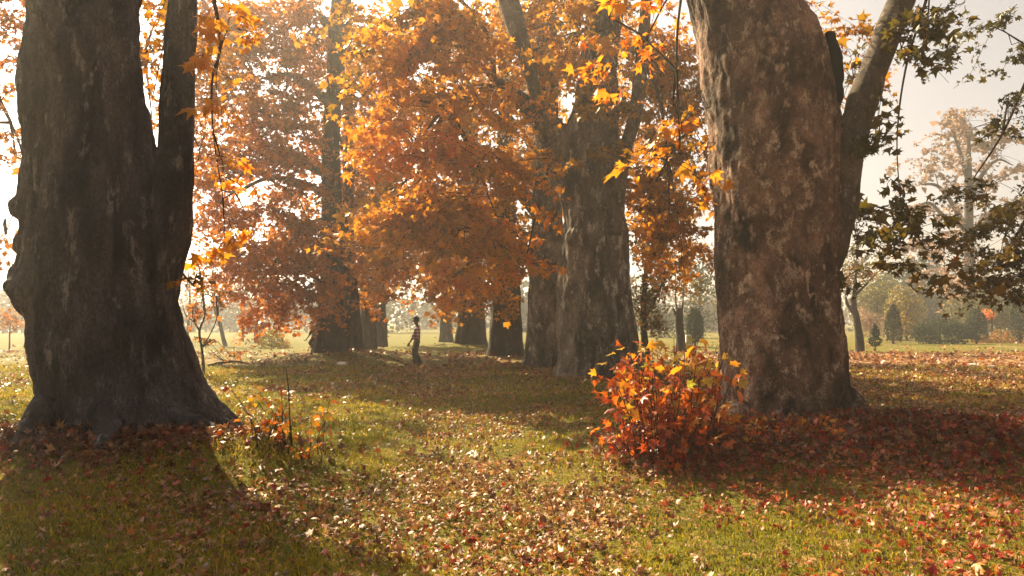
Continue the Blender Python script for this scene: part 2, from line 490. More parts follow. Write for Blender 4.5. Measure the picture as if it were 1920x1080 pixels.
def tube_arrays(pts, radii, sides, amp=0.0, seed=0):
    """closed tube round a polyline"""
    pts = np.asarray(pts, float); radii = np.asarray(radii, float)
    T = np.gradient(pts, axis=0)
    T /= np.maximum(np.linalg.norm(T, axis=1, keepdims=True), 1e-9)
    ref = np.array([0.31, 0.93, 0.19])
    A = np.cross(T, ref); A /= np.maximum(np.linalg.norm(A, axis=1, keepdims=True), 1e-9)
    B = np.cross(T, A)
    th = np.linspace(0, 2 * math.pi, sides, endpoint=False)
    d = A[:, None] * np.cos(th)[None, :, None] + B[:, None] * np.sin(th)[None, :, None]
    v = pts[:, None] + d * radii[:, None, None]
    if amp:
        nz = fbm(v * 3.2, 4, seed) * amp + fbm(v * np.array([11, 11, 5]), 3, seed + 3) * amp * 0.35
        v = v + d * nz[..., None] * radii[:, None, None]
    n = len(pts)
    v = v.reshape(-1, 3)
    a = np.arange(n - 1)[:, None] * sides; k = np.arange(sides)[None]; k2 = (k + 1) % sides
    f = np.stack([a + k, a + k2, a + sides + k2, a + sides + k], -1).reshape(-1, 4)
    v = np.vstack([v, pts[:1], pts[-1:]])
    c0, c1 = n * sides, n * sides + 1
    kk = np.arange(sides); k2 = (kk + 1) % sides
    caps = np.vstack([np.stack([np.full(sides, c0), k2, kk], -1), np.stack([np.full(sides, c1), (n - 1) * sides + kk, (n - 1) * sides + k2], -1)])
    return v, f, caps

def tube_mesh(name, pts, radii, sides=12, mat=None, n=24, amp=0.12, seed=0, root=(0, 0, 0)):
    c = catmull(pts, n)
    r = np.interp(np.linspace(0, 1, n), np.linspace(0, 1, len(radii)), radii)
    v, f, caps = tube_arrays(c, r, sides, amp, seed)
    return mesh_np(name, v - np.array(root), [f, caps], mat, None, True)

class Twigs:
    """many thin three-sided twigs joined into one mesh"""
    def __init__(self):
        self.v, self.f, self.n = [], [], 0
    def add(self, a, b, c, r0, r1):
        """batch of twigs, each through the points a, b, c (N,3)"""
        N = len(a)
        if not N: return
        pts = np.stack([a, 0.25 * a + 0.5 * b + 0.25 * c, c], 1)
        rad = np.array([r0, 0.5 * (r0 + r1), r1]) if np.isscalar(r0) else np.stack([r0, 0.5 * (r0 + r1), r1], 1)
        rad = np.broadcast_to(rad, (N, 3))
        T = c - a; T = T / np.maximum(np.linalg.norm(T, axis=1, keepdims=True), 1e-6)
        A = np.cross(T, np.array([0.3, 0.9, 0.2])); A /= np.maximum(np.linalg.norm(A, axis=1, keepdims=True), 1e-6)
        B = np.cross(T, A)
        th = np.array([0, 2.094, 4.189])
        d = A[:, None] * np.cos(th)[None, :, None] + B[:, None] * np.sin(th)[None, :, None]
        v = pts[:, :, None, :] + d[:, None] * rad[:, :, None, None]
        f0 = []
        for s in range(2):
            for k in range(3):
                k2 = (k + 1) % 3
                f0.append([s * 3 + k, s * 3 + k2, s * 3 + 3 + k2, s * 3 + 3 + k])
        f = np.array(f0)[None] + (self.n + np.arange(N) * 9)[:, None, None]
        self.v.append(v.reshape(-1, 3)); self.f.append(f.reshape(-1, 4)); self.n += N * 9
    def mesh(self, name, mat, root):
        return mesh_np(name, np.concatenate(self.v) - np.array(root), [np.concatenate(self.f)], mat, None, False)

# ------------------------------------------------------------------ trunks
def trunk_mesh(name, prof, depth, mat, root, nseg=120, nring=160, seed=0, lobes=0.06, amp=0.03, flare=0.25, bumps=(), ridge=0.0, fine=0.012, flare_h=0.35, crack=0.0, crack_s=(6, 6, 2.0)):
    """prof: (left px, right px, py) at that depth, bottom to top or top to bottom"""
    prof = sorted(prof, key=lambda q: -q[2])
    C = np.array([P(0.5 * (l + r), y, depth) for l, r, y in prof])
    # a round trunk away from the frame's centre looks wider than it is
    R = np.array([0.5 * (r - l) * depth / F * math.cos(math.atan((0.5 * (l + r) - 960) / F)) for l, r, y in prof])
    z = np.linspace(C[0, 2], C[-1, 2], nring)
    cx = catmull(np.column_stack([C[:, 0], C[:, 2], R]), 400)
    o = np.argsort(cx[:, 1])
    x0 = np.interp(z, cx[o, 1], cx[o, 0]); rr = np.interp(z, cx[o, 1], cx[o, 2])
    th = np.linspace(0, 2 * math.pi, nseg, endpoint=False)
    TH, Z = np.meshgrid(th, z)
    r_ = np.random.default_rng(seed)
    lob = 0
    for k in (2, 3, 5, 7):
        lob = lob + lobes / k ** 0.4 * np.cos(k * TH + r_.uniform(0, 6.28) + 0.35 * k ** 0.5 * (Z - z[0]) * r_.uniform(-0.4, 0.4))
    base_h = np.exp(-(Z - z[0]) / flare_h)
    roots = 0.55 + 0.45 * np.cos(5 * TH + r_.uniform(0, 6.28)) + 0.35 * np.cos(8 * TH + r_.uniform(0, 6.28))
    rad = rr[:, None] * (1 + lob * (1 + 0.8 * base_h) + flare * base_h * roots)
    X = x0[:, None] + rad * np.cos(TH); Y = depth + rad * np.sin(TH)
    p = np.stack([X, Y, Z], -1)
    nrm = np.stack([np.cos(TH), np.sin(TH), 0 * TH], -1)
    d = amp * fbm(p * np.array([1.6, 1.6, 0.8]), 4, seed + 1) * rr[:, None] * 1.2
    d = d + fine * fbm(p * np.array([7, 7, 3.0]), 4, seed + 2, 0.6)
    if ridge:
        d = d + ridge * np.abs(noise3(np.stack([np.cos(TH) * 9, np.sin(TH) * 9, Z * 0.8], -1), seed + 5))
    if crack:
        w = p + 0.10 * np.stack([noise3(p * 2.5, seed + 31), noise3(p * 2.5, seed + 32), noise3(p * 2.5, seed + 33)], -1)
        for cs, ca in ((1.0, 1.0), (1.9, 0.6)):
            n1 = np.abs(noise3(w * np.array(crack_s) * cs, seed + 21)); n2 = np.abs(noise3(w * np.array(crack_s)[[0, 1, 2]] * cs * 0.8 + 40, seed + 22))
            d = d - crack * ca * np.maximum(np.exp(-(n1 / 0.10) ** 2), 0.7 * np.exp(-(n2 / 0.10) ** 2)) + crack * ca * 0.5 * smooth(0.2, 0.6, n1)
    for (bp, br, bh) in bumps:
        dist = np.linalg.norm((p - np.array(bp)) / np.array(br), axis=-1)
        d = d + bh * np.exp(-dist ** 4) * (1 + 0.35 * fbm(p * 5, 3, seed + 8))
    p = p + nrm * d[..., None]
    v = p.reshape(-1, 3)
    a = np.arange(nring - 1)[:, None] * nseg; k = np.arange(nseg)[None]; k2 = (k + 1) % nseg
    f = np.stack([a + k, a + k2, a + nseg + k2, a + nseg + k], -1).reshape(-1, 4)
    top = np.array([[v[-nseg:, 0].mean(), v[-nseg:, 1].mean(), z[-1] + 0.1]])
    v = np.vstack([v, top])
    kk = np.arange(nseg)
    cap = np.stack([np.full(nseg, len(v) - 1), (nring - 1) * nseg + kk, (nring - 1) * nseg + (kk + 1) % nseg], -1)
    return mesh_np(name, v - np.array(root), [f, cap], mat, None, True)

# ------------------------------------------------------------------ foliage
def foliage(clumps, attach, leaf=0.2, per_twig=11, tone=(0.5, 0.25), twig_len=0.8, seed=0, gap=0.0, droop=0.7, tone_scale=0.5, hub_n=9, flat=0.3, thick=1.0, per_bough=8, bough=None):
    """clumps: (centre, radii, twigs, tone shift). Returns Leaves, Twigs. attach: points on limbs that carry the clumps"""
    r = np.random.default_rng(seed)
    L, T = Leaves(), Twigs()
    attach = np.asarray(attach)
    bough = bough or twig_len * 2.2
    twig_len = twig_len * 0.6
    for c, rad, nt, dt in clumps:
        c = np.asarray(c); rad = np.asarray(rad)
        at = attach[np.argmin(np.linalg.norm(attach - c, axis=1))]
        away = (c - at) * np.array([1, 1, 0.0]); away = away / max(np.linalg.norm(away), 0.3)
        nb = max(2, int(round(nt / per_bough)))
        q = r.normal(size=(nb * 4, 3)); q /= np.linalg.norm(q, axis=1, keepdims=True)
        q *= r.uniform(0, 1, (len(q), 1)) ** 0.45
        bc = c + q * rad
        keep = noise3(bc * 0.8, seed + 3) > gap - 0.35 + r.uniform(-0.25, 0.25, len(bc))
        bc = bc[keep][:nb]
        if not len(bc): continue
        nb = len(bc)
        # boughs: arching outwards and down, twigs hang along them
        bl = bough * r.uniform(0.6, 1.4, nb)
        bd = 0.7 * away + 0.5 * q[keep][:nb] * np.array([1, 1, 0]) + r.normal(0, 0.55, (nb, 3)) * np.array([1, 1, 0.3])
        bd /= np.maximum(np.linalg.norm(bd, axis=1, keepdims=True), 1e-3)
        b0 = bc - bd * bl[:, None] * 0.5
        b2 = bc + bd * bl[:, None] * 0.5 - np.array([0, 0, 1.0]) * (bl * 0.42)[:, None]
        b1 = bc + np.array([0, 0, 1.0]) * (bl * 0.16)[:, None]
        hubs = bc[r.choice(nb, min(hub_n, nb), replace=False)] * 0.7 + c * 0.3
        mid = 0.5 * (at + c) + np.array([0, 0, 0.12 * np.linalg.norm(at - c)])
        T.add(at[None], mid[None], c[None], 0.045 * thick, 0.02 * thick)
        hm = 0.5 * (hubs + c) + np.array([0, 0, 0.15])
        T.add(np.repeat(c[None], len(hubs), 0), hm, hubs, 0.02 * thick, 0.011 * thick)
        h = hubs[np.argmin(np.linalg.norm(b0[:, None] - hubs[None], axis=2), axis=1)]
        T.add(h, 0.5 * (h + b0) + np.array([0, 0, 0.06]), b0, 0.012 * thick, 0.009 * thick)
        T.add(b0, b1, b2, 0.011 * thick, 0.005 * thick)
        w = np.repeat(np.arange(nb), per_bough)
        u = r.uniform(0, 1, len(w))[:, None]
        a = b0[w] * (1 - u) ** 2 + b1[w] * 2 * u * (1 - u) + b2[w] * u ** 2
        m = len(a)
        bt = bd[w]
        # drooping twig
        out = (a - c) / rad; out[:, 2] *= 0.4
        sd = np.cross(bt, np.array([0, 0, 1.0])) * r.choice([-1, 1], m)[:, None]
        dirn = 0.55 * bt + 0.65 * sd + r.normal(0, 0.3, (m, 3)) + np.array([0, 0, -droop * 0.8])
        ln = twig_len * r.uniform(0.5, 1.3, m)
        dirn = dirn / np.linalg.norm(dirn, axis=1, keepdims=True) * ln[:, None]
        e = a + dirn
        bmid = a + 0.5 * dirn + np.column_stack([out[:, 0] * 0.12, out[:, 1] * 0.12, 0.10 * ln])
        T.add(a, bmid, e, 0.006, 0.003)
        k = per_twig
        u = (np.arange(k)[None] + r.uniform(0, 1, (m, k))) / k * 1.0
        pos = a[:, None] * ((1 - u) ** 2)[..., None] + bmid[:, None] * (2 * u * (1 - u))[..., None] + e[:, None] * (u ** 2)[..., None]
        side = r.normal(size=(m, k, 3)); side[..., 2] = side[..., 2] * 0.4 - 0.25
        side /= np.linalg.norm(side, axis=2, keepdims=True)
        sz = leaf * r.lognormal(0, 0.36, (m, k))
        pos = pos + side * (sz * 0.6)[..., None]
        nrm = r.normal(0, 0.75, (m, k, 3)) + np.array([0, 0, flat + 0.45])
        tip = side + np.array([0, 0, -0.8]) + r.normal(0, 0.25, (m, k, 3))
        tn = tone[0] + dt + 0.55 * tone[1] * 2 * noise3(a * tone_scale + 31, seed + 7)[:, None] + r.normal(0, tone[1] * 0.55, (m, k))
        L.add(pos.reshape(-1, 3), nrm.reshape(-1, 3), tip.reshape(-1, 3), sz.ravel(), np.clip(tn, 0, 1).ravel())
    return L.done(), T

def C(px, py, Y, rpx, rpy, ry, n, dt=0.0):
    """a clump of foliage: centre by bearing and distance, radii in metres across, along and up"""
    return (P(px, py, Y), (rpx * Y / F, ry, rpy * Y / F), n, dt)

def grow(root_obj, root, clumps, attach, mat, temps, singles=0, mult=1.0, **kw):
    clumps = [(c, q, int(n * mult), d) for c, q, n, d in clumps]
    L, T = foliage(clumps, attach, **kw)
    sel = np.ones(len(L.p), bool)
    idx = L.largest(min(singles, int(0.8 * len(L.p)))) if singles else []
    sel[idx] = False
    me = L.mesh('foliage', sel, mat, temps)
    me.transform(Matrix.Translation(-Vector(list(map(float, root)))))
    me.update()
    crown = link('crown', me, root_obj, kind='stuff')
    link('twigs', T.mesh('twigs', M_twig, root), root_obj, kind='stuff')
    if len(idx):
        L.singles('leaf', idx, crown, mat, TEMPS_FULL if temps is TEMPS_FULL else temps, root)
    return L

def limb(root_obj, root, name, pts, radii, mat, n=26, sides=14, amp=0.14, seed=0):
    return link(name, tube_mesh(name, pts, radii, sides, mat, n, amp, seed, root), root_obj)

ATT = lambda *pp: [P(*q) for q in pp]
TREES_A = 'old plane trees lining the grassy avenue'

# -- the near tree on the left
D = 9.6
root = np.array([P(215, 830, D)[0], D, gh(P(215, 830, D)[0], D)])
tL1 = thing('plane_tree', 'massive grey trunked plane tree with upright fork, nearest on the left', 'tree', root, TREES_A)
prof = [(112, 500, 850), (100, 446, 800), (86, 405, 750), (76, 380, 700), (62, 360, 640), (56, 345, 590), (50, 336, 540), (48, 332, 480), (48, 328, 420), (48, 312, 360), (52, 298, 300),
        (50, 288, 240), (47, 277, 160), (50, 268, 90), (57, 262, 0), (68, 254, -120), (84, 240, -300), (110, 225, -500)]
bl = P(75, 545, D - 0.2); b2 = P(50, 392, D - 0.2); b3 = P(52, 462, D - 0.15)
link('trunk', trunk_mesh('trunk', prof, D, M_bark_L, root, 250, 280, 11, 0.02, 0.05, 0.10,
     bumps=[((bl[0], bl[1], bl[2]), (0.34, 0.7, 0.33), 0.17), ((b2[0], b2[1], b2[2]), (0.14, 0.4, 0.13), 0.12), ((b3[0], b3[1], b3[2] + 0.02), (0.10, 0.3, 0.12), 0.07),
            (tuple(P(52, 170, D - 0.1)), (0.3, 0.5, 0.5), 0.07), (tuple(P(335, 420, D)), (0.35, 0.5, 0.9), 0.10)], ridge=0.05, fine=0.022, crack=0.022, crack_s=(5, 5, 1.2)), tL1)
limb(tL1, root, 'limb', [P(285, 560, D), P(310, 440, D - 0.05), P(326, 320, D - 0.1), P(331, 200, D - 0.1), P(338, 80, D - 0.05), P(346, -60, D), P(352, -300, D + 0.3)], [0.30, 0.32, 0.235, 0.205, 0.195, 0.18, 0.13], M_bark_L, 40, 40, 0.08, 3)
limb(tL1, root, 'limb', [P(110, 100, D - 0.6), P(84, 55, D - 0.9), P(66, 20, D - 1.0), P(40, -30, D - 1.1)], [0.09, 0.055, 0.05, 0.045], M_bark_L, 16, 10, 0.1, 4)
limb(tL1, root, 'limb', [P(352, -100, D), P(385, -60, D - 0.3), P(405, 20, D - 0.4), P(413, 90, D - 0.5), P(398, 150, D - 0.5), P(400, 250, D - 0.3), P(418, 370, D - 0.3)], [0.045, 0.03, 0.02, 0.015, 0.010, 0.006], M_twig, 26, 8, 0.1, 5)
limb(tL1, root, 'limb', [P(335, 505, D - 0.5), P(352, 524, D - 0.75), P(365, 538, D - 0.85)], [0.02, 0.014, 0.008], M_twig, 10, 8, 0.1, 5)
def ground_root(t, root, pts, radii, mat, seed):
    q = [np.array([x, y, float(gh(x, y)) + h]) for x, y, h in pts]
    limb(t, root, 'root', q, radii, mat, 22, 16, 0.2, seed)
ground_root(tL1, root, [(-4.6, 9.4, 0.40), (-4.1, 9.05, 0.14), (-3.6, 8.8, 0.03), (-3.05, 8.6, -0.05)], [0.34, 0.20, 0.12, 0.05], M_bark_L, 61)
ground_root(tL1, root, [(-4.8, 8.8, 0.30), (-4.55, 8.35, 0.06), (-4.4, 7.95, -0.03)], [0.22, 0.13, 0.05], M_bark_L, 62)
ground_root(tL1, root, [(-5.5, 8.8, 0.28), (-5.5, 8.4, 0.05), (-5.4, 8.05, -0.04)], [0.22, 0.12, 0.05], M_bark_L, 63)
grow(tL1, root, [C(425, 60, D - 0.5, 30, 75, 0.6, 12, 0.05), C(405, 150, D - 0.4, 20, 60, 0.4, 8), C(415, 300, D - 0.2, 22, 80, 0.4, 6, 0.05), C(420, 410, D - 0.3, 22, 60, 0.4, 5, 0.1),
                 C(345, 20, D + 1.2, 20, 40, 0.5, 4), C(290, 60, D + 2.5, 24, 90, 0.8, 12, -0.05), C(285, 190, D + 2.5, 18, 80, 0.8, 8, -0.05)],
     ATT((413, 90, D - 0.5), (352, -100, D), (362, 534, D - 0.8), (346, -60, D), (400, 250, D - 0.3), (418, 370, D - 0.3)), M_orange, TEMPS_FULL, 220, leaf=0.17, per_twig=7, tone=(0.5, 0.2), twig_len=0.5, seed=101, gap=-0.5, thick=0.4, per_bough=4, bough=0.4)
grow(tL1, root, [C(366, 525, D - 0.8, 8, 22, 0.10, 5, -0.15)], ATT((362, 534, D - 0.8), (362, 534, D - 0.8)), M_orange, TEMPS_FULL, 40, leaf=0.13, per_twig=4, tone=(0.45, 0.2), twig_len=0.25, seed=102, gap=-0.9, thick=0.4, per_bough=3, bough=0.12)

# -- the near tree on the right
D = 10.1
root = np.array([P(1465, 790, D)[0], D, gh(P(1465, 790, D)[0], D)])
tR1 = thing('plane_tree', 'broad reddish brown plane trunk with leaning side limb, nearest on the right', 'tree', root, TREES_A)
prof = [(1330, 1622, 840), (1340, 1608, 800), (1346, 1596, 755), (1345, 1588, 700), (1343, 1582, 640), (1342, 1577, 580), (1340, 1573, 520), (1337, 1572, 450), (1334, 1572, 390), (1330, 1572, 320), (1326, 1571, 250),
        (1321, 1566, 190), (1314, 1556, 130), (1306, 1536, 70), (1294, 1506, 10), (1280, 1480, -50), (1262, 1440, -180), (1250, 1400, -400)]
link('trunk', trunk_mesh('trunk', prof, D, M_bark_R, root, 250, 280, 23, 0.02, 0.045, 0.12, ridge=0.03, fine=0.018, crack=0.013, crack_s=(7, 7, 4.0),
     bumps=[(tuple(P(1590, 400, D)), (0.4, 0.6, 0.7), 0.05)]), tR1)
limb(tR1, root, 'limb', [P(1530, 520, D), P(1565, 400, D - 0.1), P(1588, 290, D - 0.15), P(1616, 195, D - 0.1), P(1652, 95, D), P(1692, -10, D + 0.15), P(1730, -150, D + 0.4)], [0.26, 0.28, 0.22, 0.195, 0.185, 0.18, 0.15], M_limb, 40, 36, 0.10, 8)
limb(tR1, root, 'broken_stub', [P(1545, 260, D - 0.05), P(1556, 180, D - 0.2), P(1560, 120, D - 0.2), P(1556, 62, D - 0.15)], [0.16, 0.15, 0.125, 0.06], M_stub, 26, 18, 0.35, 9)
limb(tR1, root, 'root', [P(1560, 740, D - 0.3), P(1605, 765, D - 0.55), P(1640, 788, D - 0.8), P(1690, 812, D - 0.95)], [0.26, 0.15, 0.10, 0.05], M_bark_R, 24, 18, 0.2, 10)
limb(tR1, root, 'root', [P(1390, 770, D - 0.9), P(1372, 785, D - 1.15), P(1352, 805, D - 1.35)], [0.14, 0.10, 0.05], M_bark_R, 14, 14, 0.2, 12)
limb(tR1, root, 'limb', [P(1300, -120, D), P(1290, -60, D - 1.6), P(1275, 10, D - 2.6), P(1268, 130, D - 3.0), P(1280, 260, D - 3.1)], [0.05, 0.028, 0.015, 0.009, 0.005], M_twig, 26, 8, 0.1, 13)
limb(tR1, root, 'limb', [P(1730, -150, D + 0.4), P(1745, -40, D), P(1700, 120, D - 0.2), P(1682, 260, D - 0.2), P(1690, 400, D - 0.2)], [0.05, 0.022, 0.014, 0.009, 0.005], M_twig, 26, 8, 0.1, 13)
grow(tR1, root, [C(1275, 290, D - 2.2, 34, 90, 0.5, 13, 0.2), C(1262, 200, D - 2.2, 26, 60, 0.4, 6, 0.15), C(1140, 30, D - 2.2, 50, 25, 0.4, 6, 0.35), C(1195, 105, D - 1.6, 18, 30, 0.3, 4, 0.3),
                 C(1520, 45, D + 1.2, 40, 60, 0.6, 16), C(1600, 150, D + 1.0, 36, 100, 0.6, 22, -0.1)],
     ATT((1268, 130, D - 3.0), (1290, -60, D - 1.6), (1300, -120, D)), M_orange, TEMPS_FULL, 300, leaf=0.14, per_twig=8, tone=(0.46, 0.24), twig_len=0.45, seed=202, gap=-0.5, thick=0.4, per_bough=4)
grow(tR1, root, [C(1690, 90, D - 0.1, 70, 80, 0.8, 26, 0.0), C(1740, 30, D, 60, 50, 0.8, 14, -0.1), C(1650, 260, D - 0.1, 55, 90, 0.7, 26, 0.05), C(1695, 380, D - 0.2, 60, 70, 0.7, 24, 0.0),
                 C(1660, 455, D - 0.2, 45, 40, 0.5, 12, 0.1), C(1730, 460, D - 0.3, 35, 40, 0.5, 8, 0.1), C(1600, 390, D + 0.8, 26, 90, 0.5, 10)],
     ATT((1700, 120, D - 0.2), (1682, 260, D - 0.2), (1690, 400, D - 0.2), (1745, -40, D)), M_olive, TEMPS_FULL, 300, leaf=0.16, per_twig=8, tone=(0.45, 0.22), twig_len=0.45, seed=203, gap=-0.5, thick=0.5)

# -- second tree of the right-hand row
D = 19.5
root = np.array([P(1122, 710, D)[0], D, gh(P(1122, 710, D)[0], D)])
tR2 = thing('plane_tree', 'thick forked plane tree behind the red shrub, second of the right row', 'tree', root, TREES_A)
prof = [(1030, 1225, 745), (1040, 1210, 718), (1048, 1202, 690), (1049, 1194, 640), (1047, 1188, 590), (1050, 1181, 530), (1054, 1178, 470), (1058, 1174, 420), (1052, 1168, 360), (1042, 1165, 300), (1048, 1162, 260),
        (1075, 1158, 200), (1088, 1158, 120), (1100, 1166, 40), (1110, 1170, -60), (1120, 1165, -250)]
link('trunk', trunk_mesh('trunk', prof, D, M_bark_M, root, 180, 240, 31, 0.035, 0.05, 0.16, ridge=0.05, fine=0.02, crack=0.02, crack_s=(5, 5, 1.8),
     bumps=[(tuple(P(1075, 440, D - 0.8)), (0.35, 0.4, 0.2), 0.14)]), tR2)
limb(tR2, root, 'limb', [P(1085, 320, D), P(1045, 262, D - 0.2), P(1010, 222, D - 0.4), P(965, 180, D - 0.7), P(925, 152, D - 0.9)], [0.60, 0.42, 0.28, 0.20, 0.13], M_bark_M, 30, 20, 0.2, 14)
limb(tR2, root, 'limb', [P(1012, 222, D - 0.4), P(1004, 175, D - 0.5), P(985, 105, D - 0.6), P(965, 40, D - 0.7), P(948, -40, D - 0.7), P(930, -200, D - 0.6)], [0.18, 0.16, 0.20, 0.26, 0.26, 0.20], M_limb, 30, 16, 0.1, 15)
limb(tR2, root, 'limb', [P(1150, 440, D - 0.7), P(1160, 360, D - 0.9), P(1170, 290, D - 0.9), P(1192, 210, D - 0.8), P(1204, 110, D - 0.8), P(1210, 20, D - 0.7), P(1216, -120, D - 0.6)], [0.20, 0.19, 0.17, 0.18, 0.16, 0.14, 0.1], M_limb, 30, 14, 0.1, 16)
limb(tR2, root, 'limb', [P(925, 152, D - 0.9), P(922, 100, D - 1.1), P(905, 50, D - 1.2), P(868, 5, D - 1.4), P(820, -30, D - 1.6)], [0.09, 0.07, 0.055, 0.045, 0.03], M_twig, 20, 8, 0.1, 17)
limb(tR2, root, 'limb', [P(925, 152, D - 0.9), P(880, 95, D - 1.3), P(835, 88, D - 1.7), P(780, 120, D - 2.2)], [0.06, 0.04, 0.03, 0.012], M_twig, 20, 8, 0.1, 18)
limb(tR2, root, 'limb', [P(940, 165, D - 0.9), P(890, 160, D - 1.3), P(840, 200, D - 1.8), P(800, 245, D - 2.4)], [0.06, 0.04, 0.03, 0.012], M_twig, 20, 8, 0.1, 19)
limb(tR2, root, 'limb', [P(1204, 110, D - 0.8), P(1235, 180, D - 0.9), P(1252, 300, D - 0.9), P(1255, 420, D - 0.9)], [0.06, 0.045, 0.03, 0.01], M_twig, 20, 8, 0.1, 19)
att = ATT((925, 152, D - 0.9), (868, 5, D - 1.4), (835, 88, D - 1.7), (840, 200, D - 1.8), (985, 105, D - 0.6), (1110, 40, D), (1204, 110, D - 0.8), (1045, 262, D - 0.2), (1252, 300, D - 0.9))
grow(tR2, root, [C(765, 90, D - 2.5, 72, 90, 1.2, 75, 0.0), C(785, 265, D - 2.6, 75, 75, 1.2, 80, 0.17), C(840, 50, D - 2.0, 90, 70, 1.3, 70, -0.05), C(870, 180, D - 1.8, 90, 85, 1.3, 80, 0.0),
                 C(735, 190, D - 2.3, 30, 90, 1.0, 34, 0.05), C(800, 370, D - 2.2, 90, 70, 1.3, 70, 0.03), C(905, 330, D - 2.0, 80, 70, 1.3, 60, 0.03), C(940, 430, D - 1.9, 60, 50, 1.0, 40, 0.06), C(870, 430, D - 1.5, 70, 45, 1.0, 36, -0.05),
                 C(985, 310, D - 1.4, 35, 40, 0.7, 16, 0.05), C(985, 490, D - 2.0, 45, 20, 0.6, 14, 0.18), C(980, 60, D + 1.4, 60, 80, 1.0, 45, 0.0), C(1080, 60, D - 1.6, 60, 60, 0.6, 26, -0.05), C(1110, 170, D - 1.6, 55, 35, 0.5, 16, -0.1), C(1150, 270, D - 1.6, 35, 30, 0.5, 9, -0.05),
                 C(1240, 130, D + 0.6, 70, 120, 1.2, 90, -0.05), C(1215, 380, D + 0.6, 40, 100, 1.2, 60, 0.05), C(1270, 400, D + 0.8, 50, 110, 1.2, 66, 0.0), C(1300, 240, D + 1.0, 50, 110, 1.2, 66, -0.05), C(810, 10, D - 2.2, 90, 60, 1.2, 60, -0.05),
                 C(735, 390, D - 1.6, 35, 60, 1.4, 24, 0.05), C(745, 425, D - 1.5, 50, 40, 1.2, 26, 0.05), C(1110, 0, D - 1.8, 80, 40, 0.6, 26, -0.05), C(1040, 130, D + 1.5, 60, 70, 0.8, 34, -0.05)],
     att, M_orange, TEMPS_MID, 300, mult=1.9, leaf=0.19, per_twig=11, tone=(0.47, 0.22), twig_len=0.8, seed=303, gap=-0.15)

# -- third tree of the right-hand row
D = 24.0
root = np.array([P(1025, 690, D)[0], D, gh(P(1025, 690, D)[0], D)])
tR3 = thing('plane_tree', 'plane tree with dark trunk half hidden behind the forked one', 'tree', root, TREES_A)
prof = [(972, 1090, 712), (980, 1076, 694), (986, 1070, 660), (989, 1066, 600), (992, 1062, 540), (996, 1058, 470), (1000, 1052, 400), (1005, 1046, 200), (1010, 1040, 0), (1012, 1034, -150)]
link('trunk', trunk_mesh('trunk', prof, D, M_bark_M, root, 100, 130, 41, 0.035, 0.05, 0.14, ridge=0.05, fine=0.02), tR3)
limb(tR3, root, 'limb', [P(1015, 400, D), P(940, 330, D - 0.6), P(860, 300, D - 1.0), P(790, 320, D - 1.2)], [0.3, 0.18, 0.12, 0.04], M_limb, 24, 12, 0.1, 21)
limb(tR3, root, 'limb', [P(1015, 480, D), P(960, 470, D - 0.6), P(900, 480, D - 1.0), P(850, 520, D - 1.2)], [0.2, 0.12, 0.08, 0.03], M_limb, 24, 12, 0.1, 22)
att = ATT((860, 300, D - 1.0), (940, 330, D - 0.6), (900, 480, D - 1.0), (1015, 100, D), (790, 320, D - 1.2))
grow(tR3, root, [C(715, 380, D - 0.6, 60, 70, 1.2, 44, 0.0), C(900, 60, D, 120, 80, 1.5, 80, -0.08),
                 C(770, 440, D - 0.5, 60, 40, 1.2, 36, 0.05), C(950, 420, D + 0.5, 50, 60, 1.0, 34, -0.1), C(700, 60, D, 80, 80, 1.4, 56, -0.05), C(1230, 450, D + 1, 60, 60, 1.2, 34, -0.05), C(1150, 230, D + 1.5, 80, 100, 2.0, 90, -0.05), C(1120, 60, D + 1, 100, 90, 2.0, 90, -0.05), C(1000, 100, D + 0.5, 90, 110, 1.6, 90, -0.03), C(990, 280, D + 0.8, 70, 80, 1.4, 54, -0.03), C(1010, 0, D + 1, 120, 60, 1.6, 60, 0)],
     att, M_orange, TEMPS_LOW, 0, mult=1.8, leaf=0.20, per_twig=11, tone=(0.45, 0.2), twig_len=0.9, seed=404, gap=-0.15)

# -- fourth and fifth trees of the right-hand row
D = 31.0
root = np.array([P(948, 668, D)[0], D, gh(P(948, 668, D)[0], D)])
tR4 = thing('plane_tree', 'dark plane trunk standing fourth in the right row, deep in shade', 'tree', root, TREES_A)
prof = [(905, 992, 688), (912, 984, 672), (917, 979, 650), (921, 976, 600), (924, 972, 540), (928, 966, 440), (934, 960, 250), (936, 956, 50), (938, 952, -80)]
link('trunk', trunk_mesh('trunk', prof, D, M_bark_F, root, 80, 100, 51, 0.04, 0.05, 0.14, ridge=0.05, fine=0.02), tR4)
limb(tR4, root, 'limb', [P(945, 500, D), P(900, 440, D - 0.5), P(850, 430, D - 1), P(800, 470, D - 1.2)], [0.3, 0.18, 0.12, 0.04], M_limb, 24, 12, 0.1, 21)
grow(tR4, root, [C(875, 505, D - 1, 70, 32, 1.6, 56, 0.02), C(840, 520, D - 1, 35, 20, 1.2, 22, 0.15), C(880, 390, D - 0.5, 110, 90, 1.8, 140, -0.06), C(770, 390, D, 90, 110, 1.8, 120, -0.04), C(900, 230, D, 110, 120, 1.8, 130, -0.06), C(780, 180, D, 110, 120, 1.8, 130, -0.04), C(920, 530, D - 1.2, 45, 28, 1.0, 20, -0.05),
                 C(1040, 340, D + 1, 80, 120, 2.0, 80, 0), C(1100, 440, D + 2, 70, 60, 1.8, 46, 0), C(1230, 320, D + 3, 70, 120, 2.0, 90, 0), C(990, 180, D + 1, 120, 120, 2.0, 100, 0), C(1190, 120, D + 2, 90, 120, 2.0, 80, 0)],
     ATT((850, 430, D - 1), (945, 200, D), (900, 440, D - 0.5)), M_orange, TEMPS_LOW, 0, mult=1.9, leaf=0.22, per_twig=11, tone=(0.47, 0.18), twig_len=1.0, seed=505, gap=-0.2)
D = 41.0
